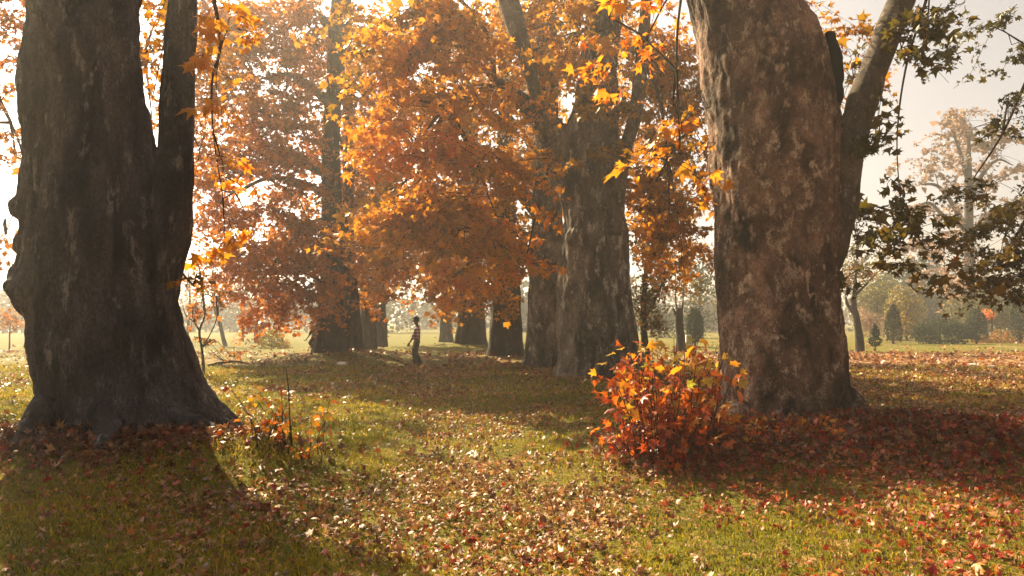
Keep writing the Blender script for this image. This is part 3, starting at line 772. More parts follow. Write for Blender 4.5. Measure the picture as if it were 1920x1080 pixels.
root = np.array([P(882, 655, D)[0], D, gh(P(882, 655, D)[0], D)])
tR5 = thing('plane_tree', 'plane tree with spreading pale root foot on a leafy mound, fifth in the right row', 'tree', root, TREES_A)
prof = [(838, 932, 668), (846, 920, 655), (852, 913, 635), (858, 910, 600), (862, 906, 540), (866, 900, 400), (870, 894, 200), (874, 888, 60)]
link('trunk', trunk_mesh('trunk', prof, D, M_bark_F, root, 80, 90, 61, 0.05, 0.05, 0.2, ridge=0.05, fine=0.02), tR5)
grow(tR5, root, [C(862, 560, D - 1, 50, 22, 2.0, 46, 0.05), C(800, 455, D - 1, 60, 60, 2.0, 70, 0.0), C(860, 480, D, 80, 80, 2.0, 80, -0.05), C(820, 380, D, 90, 120, 2.5, 90, 0.0), C(880, 580, D + 1, 50, 40, 1.5, 40, -0.1)],
     ATT((880, 450, D), (882, 300, D)), M_orange, TEMPS_LOW, 0, leaf=0.28, per_twig=11, tone=(0.5, 0.18), twig_len=1.2, seed=606, gap=-0.2)
D = 54.0
root = np.array([P(836, 650, D)[0], D, gh(P(836, 650, D)[0], D)])
tR6 = thing('plane_tree', 'hazy plane trunk last seen at the far end of the right row', 'tree', root, TREES_A)
link('trunk', trunk_mesh('trunk', [(818, 858, 655), (823, 850, 640), (826, 847, 600), (828, 844, 500), (832, 842, 300)], D, M_bark_F, root, 48, 60, 71, 0.05, 0.05, 0.2, ridge=0.05, fine=0.02), tR6)
grow(tR6, root, [C(815, 490, D, 50, 36, 2.5, 50, 0.05), C(850, 500, D, 55, 45, 2.5, 60, 0.0), C(800, 450, D, 60, 80, 2.5, 70, 0.05)],
     ATT((836, 500, D)), M_rust, TEMPS_TINY, 0, leaf=0.34, per_twig=10, tone=(0.5, 0.18), twig_len=1.2, seed=616, gap=-0.2)

# -- the left-hand row behind the near tree
D = 31.0
root = np.array([P(618, 668, D)[0], D, gh(P(618, 668, D)[0], D)])
tL2 = thing('plane_tree', 'tall straight plane tree with knotted trunk, second of the left row', 'tree', root, TREES_A)
prof = [(566, 668, 690), (577, 656, 672), (584, 650, 655), (591, 647, 620), (596, 645, 580), (600, 643, 530), (602, 642, 460), (603, 641, 400), (604, 640, 340), (605, 636, 290), (608, 638, 220), (613, 642, 150), (616, 650, 80), (622, 654, 0), (626, 654, -80)]
link('trunk', trunk_mesh('trunk', prof, D, M_bark_F, root, 90, 150, 81, 0.04, 0.06, 0.12, ridge=0.05, fine=0.02, bumps=[(tuple(P(612, 300, D - 0.4)), (0.3, 0.4, 0.5), 0.1)]), tL2)
limb(tL2, root, 'limb', [P(625, 60, D), P(608, 38, D - 0.5), P(640, 58, D - 0.9), P(690, 82, D - 1.2)], [0.2, 0.18, 0.15, 0.10], M_limb, 24, 12, 0.1, 23)
limb(tL2, root, 'limb', [P(625, 200, D), P(590, 170, D - 0.6), P(540, 140, D - 1), P(480, 150, D - 1.2)], [0.25, 0.15, 0.1, 0.03], M_limb, 24, 10, 0.1, 24)
limb(tL2, root, 'limb', [P(620, 330, D), P(560, 305, D - 0.3), P(500, 300, D - 0.8), P(430, 345, D - 1.0)], [0.25, 0.14, 0.1, 0.03], M_limb, 24, 10, 0.1, 25)
limb(tL2, root, 'limb', [P(620, 370, D), P(560, 340, D - 0.8), P(500, 335, D - 1.3), P(440, 360, D - 1.6), P(400, 350, D - 1.8)], [0.2, 0.12, 0.08, 0.05, 0.02], M_limb, 24, 10, 0.1, 26)
limb(tL2, root, 'limb', [P(620, 410, D), P(570, 430, D - 0.8), P(510, 500, D - 1.3), P(470, 560, D - 1.6)], [0.2, 0.12, 0.08, 0.02], M_limb, 24, 10, 0.1, 26)
att = ATT((540, 140, D - 1), (480, 150, D - 1.2), (500, 300, D - 0.8), (500, 335, D - 1.3), (440, 360, D - 1.6), (510, 500, D - 1.3), (640, 58, D - 0.9), (625, 200, D))
grow(tL2, root, [C(520, 60, D - 1, 100, 80, 2.0, 120, -0.1), C(460, 170, D - 1, 70, 80, 2.0, 80, 0.05), C(535, 190, D - 1.2, 55, 80, 1.6, 75, -0.05), C(430, 60, D - 0.5, 60, 80, 2.0, 60, -0.05),
                 C(420, 290, D - 1, 60, 50, 1.6, 40, 0.15), C(545, 290, D - 1.8, 50, 50, 1.5, 45, 0.0), C(460, 400, D - 1.2, 60, 40, 1.6, 28, 0.12), C(560, 375, D - 1.4, 45, 60, 1.2, 44, 0.03), C(510, 480, D - 1.4, 80, 55, 1.8, 75, 0.15),
                 C(600, 470, D - 1.9, 50, 55, 1.0, 40, 0.0), C(500, 560, D - 1.2, 60, 45, 1.6, 48, 0.2), C(575, 560, D - 1.6, 45, 50, 1.0, 38, 0.2), C(450, 500, D - 1, 40, 40, 1.4, 20, 0.15), C(610, 530, D - 2.0, 40, 30, 0.6, 16, 0.12), C(600, 110, D + 1.6, 60, 70, 1.2, 50, -0.1), C(400, 180, D - 0.5, 50, 60, 1.6, 40, 0.0), C(400, 60, D, 50, 70, 1.8, 44, -0.05), C(600, 260, D + 1.6, 60, 70, 1.2, 50, 0.0), C(650, 330, D + 1.6, 50, 70, 1.0, 40, -0.05), C(410, 470, D - 1, 40, 50, 1.4, 20, 0.1), C(390, 330, D + 0.5, 40, 70, 1.6, 34, 0.05), C(480, 330, D + 1.0, 70, 60, 1.6, 44, 0.05), C(470, 240, D + 1, 80, 60, 1.6, 50, 0.0), C(560, 30, D + 1, 90, 60, 1.8, 60, -0.05), C(550, 450, D + 1, 60, 60, 1.4, 44, 0.1), C(400, 400, D + 1, 50, 50, 1.4, 24, 0.1), C(650, 170, D + 1.8, 60, 70, 1.0, 40, -0.05)],
     att, M_rust, TEMPS_LOW, 0, mult=3.2, leaf=0.19, per_twig=11, tone=(0.5, 0.2), twig_len=1.0, seed=707, gap=-0.12)
D = 33.0
root = np.array([P(661, 668, D)[0], D, gh(P(661, 668, D)[0], D)])
tL3 = thing('plane_tree', 'plane tree pressed close behind the tall knotted trunk, third of the left row', 'tree', root, TREES_A)
prof = [(636, 696, 685), (641, 686, 670), (643, 681, 650), (643, 677, 610), (642, 672, 560), (641, 668, 500), (642, 664, 430), (644, 662, 300), (645, 660, 150), (647, 658, 0)]
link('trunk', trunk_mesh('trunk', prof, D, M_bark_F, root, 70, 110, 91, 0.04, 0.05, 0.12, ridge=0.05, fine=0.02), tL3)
grow(tL3, root, [C(690, 470, D - 0.5, 50, 70, 1.6, 60, -0.05), C(690, 330, D, 70, 100, 1.8, 80, -0.1), C(690, 170, D, 80, 110, 1.8, 80, -0.1), C(720, 475, D, 40, 45, 1.4, 34, 0.05), C(560, 440, D + 1, 60, 80, 1.6, 50, 0.0), C(690, 530, D + 1, 36, 36, 1.4, 26, -0.1)],
     ATT((652, 450, D), (652, 300, D), (650, 150, D)), M_rust, TEMPS_LOW, 0, mult=1.8, leaf=0.23, per_twig=11, tone=(0.48, 0.18), twig_len=1.0, seed=717, gap=-0.15)
for k, (l, r_, D, yb, lab) in enumerate([(675, 708, 38.0, 664, 'hazy plane trunk fourth in the left row, right of the close pair'), (701, 728, 44.0, 658, 'pale hazy plane trunk farthest in the left row, left of the walking person')]):
    c = 0.5 * (l + r_)
    root = np.array([P(c, yb, D)[0], D, gh(P(c, yb, D)[0], D)])
    t = thing('plane_tree', lab, 'tree', root, TREES_A)
    prof = [(l - 6, r_ + 8, yb + 12), (l, r_, yb), (l + 1, r_ - 3, yb - 40), (l + 2, r_ - 6, yb - 90), (l + 4, r_ - 8, yb - 200), (l + 6, r_ - 9, yb - 400)]
    link('trunk', trunk_mesh('trunk', prof, D, M_bark_F, root, 60, 80, 95 + k, 0.04, 0.05, 0.12, ridge=0.05, fine=0.02), t)
    grow(t, root, [C(c + 5, 515, D, 42, 40, 2.0, 40, 0.0), C(c, 430, D, 60, 70, 2.0, 70, 0.0), C(c - 20, 330, D, 60, 80, 2.0, 60, 0.0)],
         ATT((c, 450, D), (c, 300, D)), M_rust, TEMPS_LOW, 0, leaf=0.3, per_twig=11, tone=(0.5, 0.18), twig_len=1.1, seed=727 + k, gap=-0.2)

# -- trees whose trunks stand outside the frame
D = 13.0
root = np.array([P(2180, 760, D)[0], D, gh(P(2180, 760, D)[0], D)])
tRE = thing('plane_tree', 'olive leaved boughs of a tree hanging in at the right edge', 'tree', root)
link('trunk', trunk_mesh('trunk', [(2070, 2290, 790), (2085, 2275, 740), (2100, 2260, 600), (2105, 2255, 300), (2110, 2250, 0), (2120, 2240, -250)], D, M_bark_R, root, 80, 90, 111, 0.03, 0.05, 0.15, ridge=0.03), tRE)
limb(tRE, root, 'limb', [P(2150, 100, D), P(2040, 60, D - 0.3), P(1950, 110, D - 0.6), P(1880, 250, D - 0.8), P(1825, 335, D - 0.8)], [0.2, 0.09, 0.035, 0.02, 0.01], M_twig, 30, 8, 0.1, 31)
limb(tRE, root, 'limb', [P(2150, 300, D), P(2050, 300, D), P(1960, 360, D + 0.3), P(1900, 450, D + 0.3)], [0.2, 0.10, 0.05, 0.02], M_twig, 24, 8, 0.1, 32)
grow(tRE, root, [C(1885, 60, D - 0.6, 60, 70, 0.8, 32, -0.2), C(1890, 190, D - 0.8, 50, 60, 0.7, 24, -0.2), C(1855, 350, D - 0.8, 55, 40, 0.7, 22, -0.05), C(1885, 440, D + 0.3, 58, 55, 1.0, 70, 0.05), C(1870, 500, D + 0.3, 45, 35, 1.0, 44, 0.05),
                 C(1915, 520, D + 0.2, 60, 40, 1.0, 50, 0.0), C(1930, 380, D + 0.3, 50, 60, 1.0, 50, 0.0), C(1990, 150, D - 0.4, 60, 90, 0.8, 30, -0.1), C(1995, 450, D, 60, 90, 1.0, 50, 0)],
     ATT((1950, 110, D - 0.6), (1880, 250, D - 0.8), (1960, 360, D + 0.3), (1900, 450, D + 0.3), (1825, 335, D - 0.8)), M_olive, TEMPS_MID, 200, leaf=0.11, per_twig=11, tone=(0.46, 0.18), twig_len=0.5, seed=808, gap=-0.4, thick=0.6)
D = 18.0
root = np.array([P(-330, 690, D)[0], D, gh(P(-330, 690, D)[0], D)])
tLE = thing('plane_tree', 'rust leaved boughs of a tree showing at the left edge behind the great trunk', 'tree', root)
link('trunk', trunk_mesh('trunk', [(-420, -240, 730), (-405, -255, 690), (-395, -265, 600), (-390, -270, 300), (-385, -280, 0), (-370, -290, -150)], D, M_bark_L, root, 80, 90, 121, 0.03, 0.05, 0.15, ridge=0.03), tLE)
limb(tLE, root, 'limb', [P(-320, 150, D), P(-200, 80, D), P(-60, 120, D), P(20, 230, D), P(45, 330, D), P(10, 440, D)], [0.25, 0.13, 0.06, 0.03, 0.02, 0.01], M_twig, 30, 8, 0.1, 33)
limb(tLE, root, 'limb', [P(-320, 0, D), P(-150, -80, D), P(0, -30, D + 0.5), P(120, 60, D + 1.0), P(270, 100, D + 1.5)], [0.25, 0.15, 0.09, 0.06, 0.02], M_twig, 30, 8, 0.1, 34)
grow(tLE, root, [C(10, 60, D, 50, 80, 1.2, 40, -0.05), C(0, 190, D, 50, 80, 1.2, 36, 0.05), C(30, 290, D, 30, 60, 0.8, 14, 0.1), C(10, 410, D, 30, 60, 0.8, 14, 0.15), C(-80, 150, D, 60, 140, 1.2, 40, 0), C(285, 90, D + 1.5, 30, 90, 0.8, 36, -0.05), C(300, 20, D + 2, 40, 60, 1.0, 30, -0.05), C(380, 90, D + 2.5, 40, 90, 1.0, 40, -0.05), C(375, 280, D + 2.5, 30, 90, 1.0, 26, 0.0), C(285, 220, D + 1.5, 20, 50, 0.8, 10, 0.05), C(-90, -40, D - 1.5, 110, 110, 2.0, 130, 0), C(-260, 60, D - 1, 120, 150, 2.0, 110, 0), C(140, -90, D - 2, 110, 110, 1.6, 110, 0), C(-160, 250, D - 2, 90, 90, 1.5, 60, 0), C(60, -200, D - 3, 140, 100, 2.0, 110, 0), C(-150, -70, 13.5, 180, 100, 1.6, 170, 0)],  # clumps outside the frame are added, unseen, to shade the lower left foreground
     ATT((20, 230, D), (-60, 120, D), (0, -30, D + 0.5), (10, 440, D), (270, 100, D + 1.5)), M_rust, TEMPS_MID, 0, leaf=0.18, per_twig=9, tone=(0.4, 0.18), twig_len=0.7, seed=818, gap=-0.4)

# ------------------------------------------------------------------ smaller and farther plants
def blob_leaves(L, c, rad, n, size, r, shape='ball', tone=(0.5, 0.2), seed=0, depth=0.35):
    """leaves in the outer shell of a clipped shrub or a far crown"""
    c = np.asarray(c, float); rad = np.asarray(rad, float)
    if shape == 'ball':
        q = r.normal(size=(n, 3)); q /= np.linalg.norm(q, axis=1, keepdims=True)
        nn = q.copy()
    else:
        t = r.uniform(0, 1, n); th = r.uniform(0, 2 * math.pi, n)
        if shape == 'cone':
            w = np.sin(np.pi * np.clip(0.12 + 0.88 * t, 0, 1) ** 0.75) ** 0.7
        else:
            w = np.minimum(1, (np.clip(t, 0, 1) / 0.16)) ** 0.5 * np.sqrt(np.maximum(0, 1 - np.maximum(0, (t - 0.45) / 0.55) ** 2.2))
        q = np.column_stack([w * np.cos(th), w * np.sin(th), 2 * t - 1])
        nn = np.column_stack([np.cos(th), np.sin(th), 0.6 * (t - 0.4)])
    jit = 1 - depth * r.uniform(0, 1, (n, 1)) ** 2 + 0.18 * noise3(q * 2.6 + seed, seed)[:, None]
    p = c + q * jit * rad
    L.add(p, nn + r.normal(0, 0.55, (n, 3)), nn * 0.5 + r.normal(0, 0.5, (n, 3)) + np.array([0, 0, 0.2]), size * r.uniform(0.6, 1.4, n),
          np.clip(tone[0] + tone[1] * (noise3(p * 1.1, seed + 2) + r.normal(0, 0.6, n)), 0, 1))

def blob_plant(name, label, cat, px, yb, D, blobs, mat, size, stem=None, group=None, temps=TEMPS_TINY, shape='ball', tone=(0.5, 0.2), seed=0, depth=0.35):
    x = P(px, yb, D)[0]
    root = np.array([x, D, float(gh(x, D))])
    t = thing(name, label, cat, root, group)
    r = np.random.default_rng(seed)
    L = Leaves()
    for (bx, by, bd, rx, ry, rz, n) in blobs:
        blob_leaves(L, P(bx, by, bd), (rx, ry, rz), n, size, r, shape, tone, seed, depth)
    L.done()
    me = L.mesh('foliage', np.ones(len(L.p), bool), mat, temps)
    me.transform(Matrix.Translation(-Vector(list(map(float, root))))); me.update()
    link('crown', me, t, kind='stuff')
    for k, (pts, rad) in enumerate(stem or []):
        link('trunk' if k == 0 else 'branch', tube_mesh('trunk' if k == 0 else 'branch', [P(*q) for q in pts], rad, 10, M_bark_F, 18, 0.12, seed + k, root), t)
    return t

CONES = 'clipped conical shrubs along the far lawn'
def px_m(px, D): return px * D / F
for (px, w, top, yb, D, lab, sh) in [(1675, 15, 570, 645, 49, 'dark clipped cone shrub left of the broad round bush', 'cone'), (1831, 17, 578, 645, 49, 'dark clipped egg shaped shrub right of the broad round bush', 'egg'),
                                     (1913, 17, 560, 640, 50, 'dark clipped egg shaped shrub cut off by the right edge', 'egg'), (1303, 15, 578, 648, 43, 'dark clipped shrub beside the pollarded stump, left of the near right trunk', 'egg')]:
    H = px_m(yb - top, D) / 2 * 0.93
    cy = top + (yb - top) * 0.465
    blob_plant('clipped_shrub', lab, 'shrub', px, yb, D, [(px, cy, D, px_m(w, D), px_m(w, D), H, 2600)], M_green, 0.11,
               [([(px, yb + 6, D), (px, yb - 8, D), (px, cy, D)], [0.09, 0.06, 0.04])], CONES, shape=sh, tone=(0.3, 0.2), seed=px, depth=0.3)
blob_plant('round_bush', 'broad dark green round bush between the two clipped shrubs', 'bush', 1762, 645, 50, [(1762, 622, 50, 1.65, 1.3, 0.95, 3600), (1735, 628, 50, 0.8, 0.8, 0.75, 1200), (1795, 626, 50, 0.75, 0.9, 0.8, 1200)], M_green, 0.12,
           [([(1762, 652, 50), (1762, 640, 50), (1762, 620, 50)], [0.1, 0.08, 0.05])], tone=(0.35, 0.3), seed=5)
blob_plant('conifer_sapling', 'small dark conifer sapling on thin stem right of the leaning tree', 'conifer', 1641, 658, 38, [(1641, 640, 38, 0.33, 0.33, 0.28, 420), (1641, 624, 38, 0.2, 0.2, 0.28, 240), (1641, 614, 38, 0.09, 0.09, 0.16, 80)], M_green, 0.10,
           [([(1641, 664, 38), (1641, 640, 38), (1641, 612, 38)], [0.03, 0.025, 0.01])], tone=(0.15, 0.15), seed=6)
blob_plant('leaning_tree', 'slim dark leaning tree with hooked stub right of the near trunk', 'tree', 1612, 661, 37,
           [(1603, 500, 37, 0.75, 0.7, 0.6, 420), (1588, 530, 37, 0.5, 0.6, 0.5, 240), (1625, 515, 37, 0.5, 0.6, 0.4, 200), (1600, 470, 37, 0.5, 0.5, 0.4, 160)], M_olive, 0.15,
           [([(1613, 668, 37), (1612, 640, 37), (1606, 600, 37), (1600, 570, 37), (1603, 540, 37), (1606, 490, 37)], [0.24, 0.2, 0.17, 0.16, 0.09, 0.03]),
            ([(1603, 590, 37), (1594, 578, 37), (1588, 568, 37), (1586, 556, 37)], [0.10, 0.09, 0.07, 0.05]), ([(1602, 555, 37), (1622, 535, 37), (1640, 515, 37)], [0.07, 0.05, 0.02])], tone=(0.5, 0.3), seed=8, depth=0.9)
blob_plant('yellow_shrub', 'loose yellow leaved shrub behind the leaning tree', 'shrub', 1700, 640, 57, [(1700, 590, 57, 1.5, 1.4, 1.9, 1900), (1690, 560, 57, 0.9, 0.9, 1.0, 600), (1680, 620, 57, 1.2, 1.2, 1.0, 600)], M_yellow, 0.2, [([(1700, 650, 57), (1700, 620, 57), (1700, 570, 57)], [0.1, 0.08, 0.04])], tone=(0.55, 0.3), seed=9, depth=0.8)
blob_plant('willow_shrub', 'pale olive willowy shrub left of the yellow one', 'shrub', 1645, 645, 60, [(1640, 590, 60, 1.8, 1.6, 2.1, 1800), (1655, 550, 60, 1.3, 1.2, 1.8, 1000), (1620, 560, 60, 1.0, 1.0, 1.6, 600)], M_yellow, 0.2, [([(1645, 650, 60), (1645, 610, 60), (1645, 560, 60)], [0.12, 0.08, 0.04])], tone=(0.15, 0.2), seed=10, depth=0.8)
blob_plant('red_shrub', 'small reddish leaved shrub behind the conifer sapling', 'shrub', 1632, 648, 54, [(1632, 608, 54, 1.2, 1.0, 0.9, 900), (1615, 590, 54, 0.7, 0.7, 0.6, 300)], M_pink, 0.16, [([(1632, 652, 54), (1632, 630, 54), (1632, 605, 54)], [0.06, 0.05, 0.03])], tone=(0.6, 0.3), seed=11, depth=0.8)
blob_plant('olive_shrub', 'olive green shrub behind the right hand clipped shrub', 'shrub', 1860, 640, 58, [(1850, 585, 58, 1.9, 1.5, 1.6, 1600), (1890, 600, 58, 1.6, 1.5, 1.4, 1200), (1800, 590, 59, 1.4, 1.2, 1.6, 900)], M_yellow, 0.2, [([(1860, 648, 58), (1860, 620, 58), (1860, 580, 58)], [0.1, 0.08, 0.04])], tone=(0.12, 0.25), seed=12, depth=0.8)
blob_plant('red_shrub', 'small bright red shrub tip above the right hand clipped shrub', 'shrub', 1848, 640, 56, [(1850, 590, 56, 0.6, 0.6, 0.5, 240)], M_rust, 0.16, [([(1850, 648, 56), (1850, 620, 56), (1850, 588, 56)], [0.05, 0.04, 0.02])], tone=(0.8, 0.2), seed=13, depth=0.8)
blob_plant('leaf_heap', 'low orange heap of leaves between the two right hand clipped shrubs', 'leaf heap', 1878, 642, 52, [(1880, 642, 52, 1.9, 1.3, 0.85, 2600), (1850, 645, 52, 1.2, 1.0, 0.45, 900)], M_rust, 0.13, tone=(0.2, 0.2), seed=14)
for (px, D, top, w, s) in [(1705, 82, 492, 46, 15), (1742, 84, 470, 50, 16), (1660, 86, 520, 46, 17)]:
    blob_plant('fir_tree', {15: 'grey hazy fir behind the yellow shrub, middle of three', 16: 'tallest grey hazy fir, right of three behind the shrubs', 17: 'lowest grey hazy fir, left of three behind the shrubs'}[s], 'tree', px, 632, D,
               [(px, 590, D, px_m(w, D), 2.5, 2.6, 900), (px, 0.5 * (590 + top), D, px_m(w * 0.75, D), 2.0, px_m((590 - top) * 0.45, D), 900), (px, top + 12, D, px_m(w * 0.35, D), 1.0, px_m(26, D), 260)], M_green, 0.4,
               [([(px, 640, D), (px, 580, D), (px, top + 20, D)], [0.3, 0.2, 0.06])], 'hazy firs at the back right', tone=(0.4, 0.25), seed=s)
# the tall bare-limbed hazy tree at the back right
D = 62.0
root = np.array([P(1816, 640, D)[0], D, 0.0])
tBR = thing('plane_tree', 'tall hazy pinkish tree with pale trunk at the back right', 'tree', root)
link('trunk', trunk_mesh('trunk', [(1800, 1834, 650), (1804, 1830, 600), (1806, 1827, 480), (1808, 1825, 380), (1811, 1822, 300), (1813, 1819, 255)], D, M_bark_F, root, 40, 60, 131, 0.03, 0.05, 0.1), tBR)
for k, (pts, rad) in enumerate([([(1815, 440), (1790, 390), (1760, 350), (1725, 345)], [0.3, 0.22, 0.15, 0.05]), ([(1815, 430), (1770, 405), (1740, 380), (1700, 400)], [0.25, 0.18, 0.1, 0.04]), ([(1816, 380), (1840, 330), (1870, 300), (1900, 310)], [0.25, 0.18, 0.1, 0.04]), ([(1815, 340), (1795, 270), (1775, 220)], [0.2, 0.12, 0.05])]):
    limb(tBR, root, 'limb', [P(a, b, D) for a, b in pts], rad, M_bark_F, 18, 10, 0.1, k)
grow(tBR, root, [C(1815, 225, D, 80, 50, 2.6, 130), C(1745, 300, D, 55, 70, 2.6, 80), C(1870, 290, D, 60, 60, 2.6, 80), C(1740, 390, D, 60, 45, 2.6, 44), C(1870, 400, D, 60, 50, 2.5, 50), C(1760, 470, D, 55, 45, 2.5, 60, 0.1), C(1790, 520, D, 45, 40, 2.5, 50, 0.25), C(1720, 440, D, 40, 40, 2.0, 24, 0.1)],
     [P(1760, 350, D), P(1740, 380, D), P(1870, 300, D), P(1795, 270, D), P(1815, 430, D)], M_pink, TEMPS_TINY, 0, leaf=0.36, per_twig=9, tone=(0.5, 0.2), twig_len=1.4, seed=828, gap=-0.2)
# behind the second right tree
blob_plant('young_tree', 'young olive leaved tree right behind the forked plane tree', 'tree', 1214, 668, 29, [(1222, 470, 29, 0.9, 0.9, 0.9, 520), (1215, 560, 29, 0.75, 0.8, 1.3, 620), (1245, 520, 29, 0.6, 0.8, 0.9, 330), (1232, 610, 29, 0.4, 0.5, 0.5, 150)], M_olive, 0.2,
           [([(1212, 676, 29), (1209, 640, 29), (1206, 590, 29), (1212, 500, 29), (1218, 440, 29)], [0.17, 0.14, 0.12, 0.08, 0.03]), ([(1208, 600, 29), (1230, 560, 29), (1245, 520, 29)], [0.06, 0.04, 0.02])], temps=TEMPS_MID, tone=(0.5, 0.25), seed=18, depth=0.95)
blob_plant('pollard_tree', 'pollarded black stump with two thin upright shoots left of the near right trunk', 'tree', 1276, 650, 37, [(1280, 495, 37, 0.65, 0.6, 0.75, 420), (1268, 540, 37, 0.5, 0.5, 0.4, 120), (1310, 540, 38, 0.8, 0.6, 0.8, 300)], M_olive, 0.17,
           [([(1278, 660, 37), (1276, 630, 37), (1273, 600, 37), (1274, 577, 37)], [0.26, 0.21, 0.2, 0.17]), ([(1270, 590, 37), (1267, 560, 37), (1266, 500, 37)], [0.06, 0.035, 0.02]), ([(1278, 588, 37), (1281, 560, 37), (1283, 500, 37)], [0.06, 0.035, 0.02]), ([(1272, 600, 37), (1266, 588, 37), (1262, 578, 37)], [0.09, 0.07, 0.05])], tone=(0.35, 0.25), seed=19, depth=0.95)
blob_plant('hazy_tree', 'hazy grey green tree behind the pollarded stump', 'tree', 1312, 640, 66, [(1315, 520, 66, 2.3, 2.0, 2.6, 1200), (1290, 600, 66, 2.6, 2.0, 1.5, 900), (1240, 610, 68, 2.4, 2.0, 1.4, 800)], M_green, 0.3, [([(1312, 645, 66), (1312, 600, 66), (1312, 520, 66)], [0.2, 0.15, 0.06])], tone=(0.6, 0.3), seed=20, depth=0.8)
# left background
blob_plant('cone_shrub', 'pale yellow rimmed cone shrub in the hazy lawn, left of the tall knotted tree', 'shrub', 509, 662, 42, [(509, 640, 42, 0.72, 0.72, 0.68, 1500)], M_yellow, 0.12, [([(509, 668, 42), (509, 655, 42), (509, 640, 42)], [0.05, 0.05, 0.03])], shape='egg', tone=(0.45, 0.25), seed=21)
blob_plant('low_shrub', 'small yellow feathery shrub right of the pale cone shrub', 'shrub', 534, 660, 43, [(534, 648, 43, 0.35, 0.35, 0.42, 360)], M_yellow, 0.12, [([(534, 664, 43), (534, 655, 43), (534, 645, 43)], [0.03, 0.03, 0.02])], tone=(0.8, 0.2), seed=22, depth=0.8)
HZ = 'thin hazy trees on the far left lawn'
for k, (pts, rr, blobs, lab) in enumerate([
    ([(428, 668), (420, 640), (412, 605), (402, 575), (398, 520), (405, 470)], 0.16, [(400, 540, 1.4, 0.9, 260), (425, 500, 1.2, 0.9, 220), (385, 490, 1.0, 0.8, 160)], 'hazy slim tree leaning left between the great trunk and the cone shrub'),
    ([(455, 660), (455, 620), (453, 580), (450, 520)], 0.10, [(450, 570, 1.0, 0.8, 130), (455, 530, 1.2, 0.9, 180)], 'hazy thin straight tree left of the thicker one by the cone shrub'),
    ([(482, 660), (480, 625), (484, 590), (490, 540)], 0.17, [(490, 570, 1.3, 0.9, 200), (480, 530, 1.5, 1.0, 240)], 'hazy thicker tree just left of the cone shrub'),
    ([(350, 665), (352, 620), (356, 560), (352, 500)], 0.12, [(355, 540, 1.4, 1.2, 260), (365, 590, 1.0, 0.7, 120)], 'hazy thin tree close beside the right edge of the great trunk'),
    ([(18, 665), (18, 630), (20, 600)], 0.06, [(12, 595, 1.0, 0.9, 240), (30, 605, 0.6, 0.5, 110)], 'small rusty sapling at the left edge beyond the great trunk')]):
    D = [47, 56, 52, 50, 40][k]
    blob_plant('hazy_tree', lab, 'tree', pts[0][0], pts[0][1], D, [(bx, by, D, a * 1.0, 1.0, b, n) for bx, by, a, b, n in blobs], M_rust if k == 4 else M_pink, 0.2,
               [([(a, b, D) for a, b in pts], list(np.linspace(rr, rr * 0.3, len(pts))))], HZ, tone=(0.35, 0.25), seed=30 + k, depth=0.95)
# sapling right of the great trunk
D = 21.5
x = P(380, 700, D)[0]; root = np.array([x, D, float(gh(x, D))])
tS = thing('sapling', 'slender forked sapling with sparse orange leaves right of the great left trunk', 'sapling', root)
link('trunk', tube_mesh('trunk', [P(383, 712, D), P(381, 680, D), P(378, 650, D), P(374, 620, D), P(384, 590, D), P(379, 545, D), P(384, 500, D)], [0.045, 0.04, 0.036, 0.032, 0.024, 0.016, 0.006], 8, M_bark_F, 24, 0.1, 1, root), tS)
link('branch', tube_mesh('branch', [P(375, 622, D), P(364, 604, D), P(348, 590, D), P(340, 560, D)], [0.026, 0.02, 0.014, 0.006], 8, M_bark_F, 16, 0.1, 2, root), tS)
link('branch', tube_mesh('branch', [P(380, 650, D), P(395, 625, D), P(408, 590, D), P(412, 540, D)], [0.02, 0.016, 0.012, 0.006], 8, M_bark_F, 16, 0.1, 3, root), tS)
grow(tS, root, [C(380, 555, D, 28, 30, 0.4, 14), C(360, 580, D, 20, 20, 0.3, 6), C(405, 560, D, 16, 30, 0.3, 7, -0.2), C(395, 640, D, 22, 26, 0.3, 8, -0.3), C(375, 510, D, 22, 24, 0.3, 9)],
     [P(384, 590, D), P(364, 604, D), P(408, 590, D), P(380, 650, D)], M_rust, TEMPS_MID, 0, leaf=0.11, per_twig=7, tone=(0.5, 0.3), twig_len=0.35, seed=838, gap=-0.5)
# fallen branch on the lawn behind the sapling
D = 26.0
pts = [(470, 683, 26.5), (440, 677, 26.2), (415, 676, 26.0), (392, 683, 25.8)]
x = P(430, 682, D)[0]; root = np.array([x, D, float(gh(x, D))])
def on_ground(px, Y, h): 
    q = P(px, 600, Y); return np.array([q[0], Y, float(gh(q[0], Y)) + h])
tF = thing('fallen_branch', 'dead fallen branch lying on the lawn right of the sapling', 'branch', root)
link('stick', tube_mesh('stick', [on_ground(470, 26.6, 0.05), on_ground(445, 26.3, 0.14), on_ground(418, 26.0, 0.10), on_ground(392, 25.6, 0.02)], [0.02, 0.035, 0.045, 0.05], 8, M_twig, 18, 0.15, 1, root), tF)
link('stick', tube_mesh('stick', [on_ground(440, 26.2, 0.12), on_ground(420, 26.6, 0.16), on_ground(402, 27.0, 0.22)], [0.03, 0.022, 0.01], 8, M_twig, 14, 0.15, 2, root), tF)
link('stick', tube_mesh('stick', [on_ground(430, 26.1, 0.10), on_ground(410, 25.9, 0.30), on_ground(396, 25.8, 0.55)], [0.025, 0.018, 0.008], 8, M_twig, 14, 0.15, 3, root), tF)

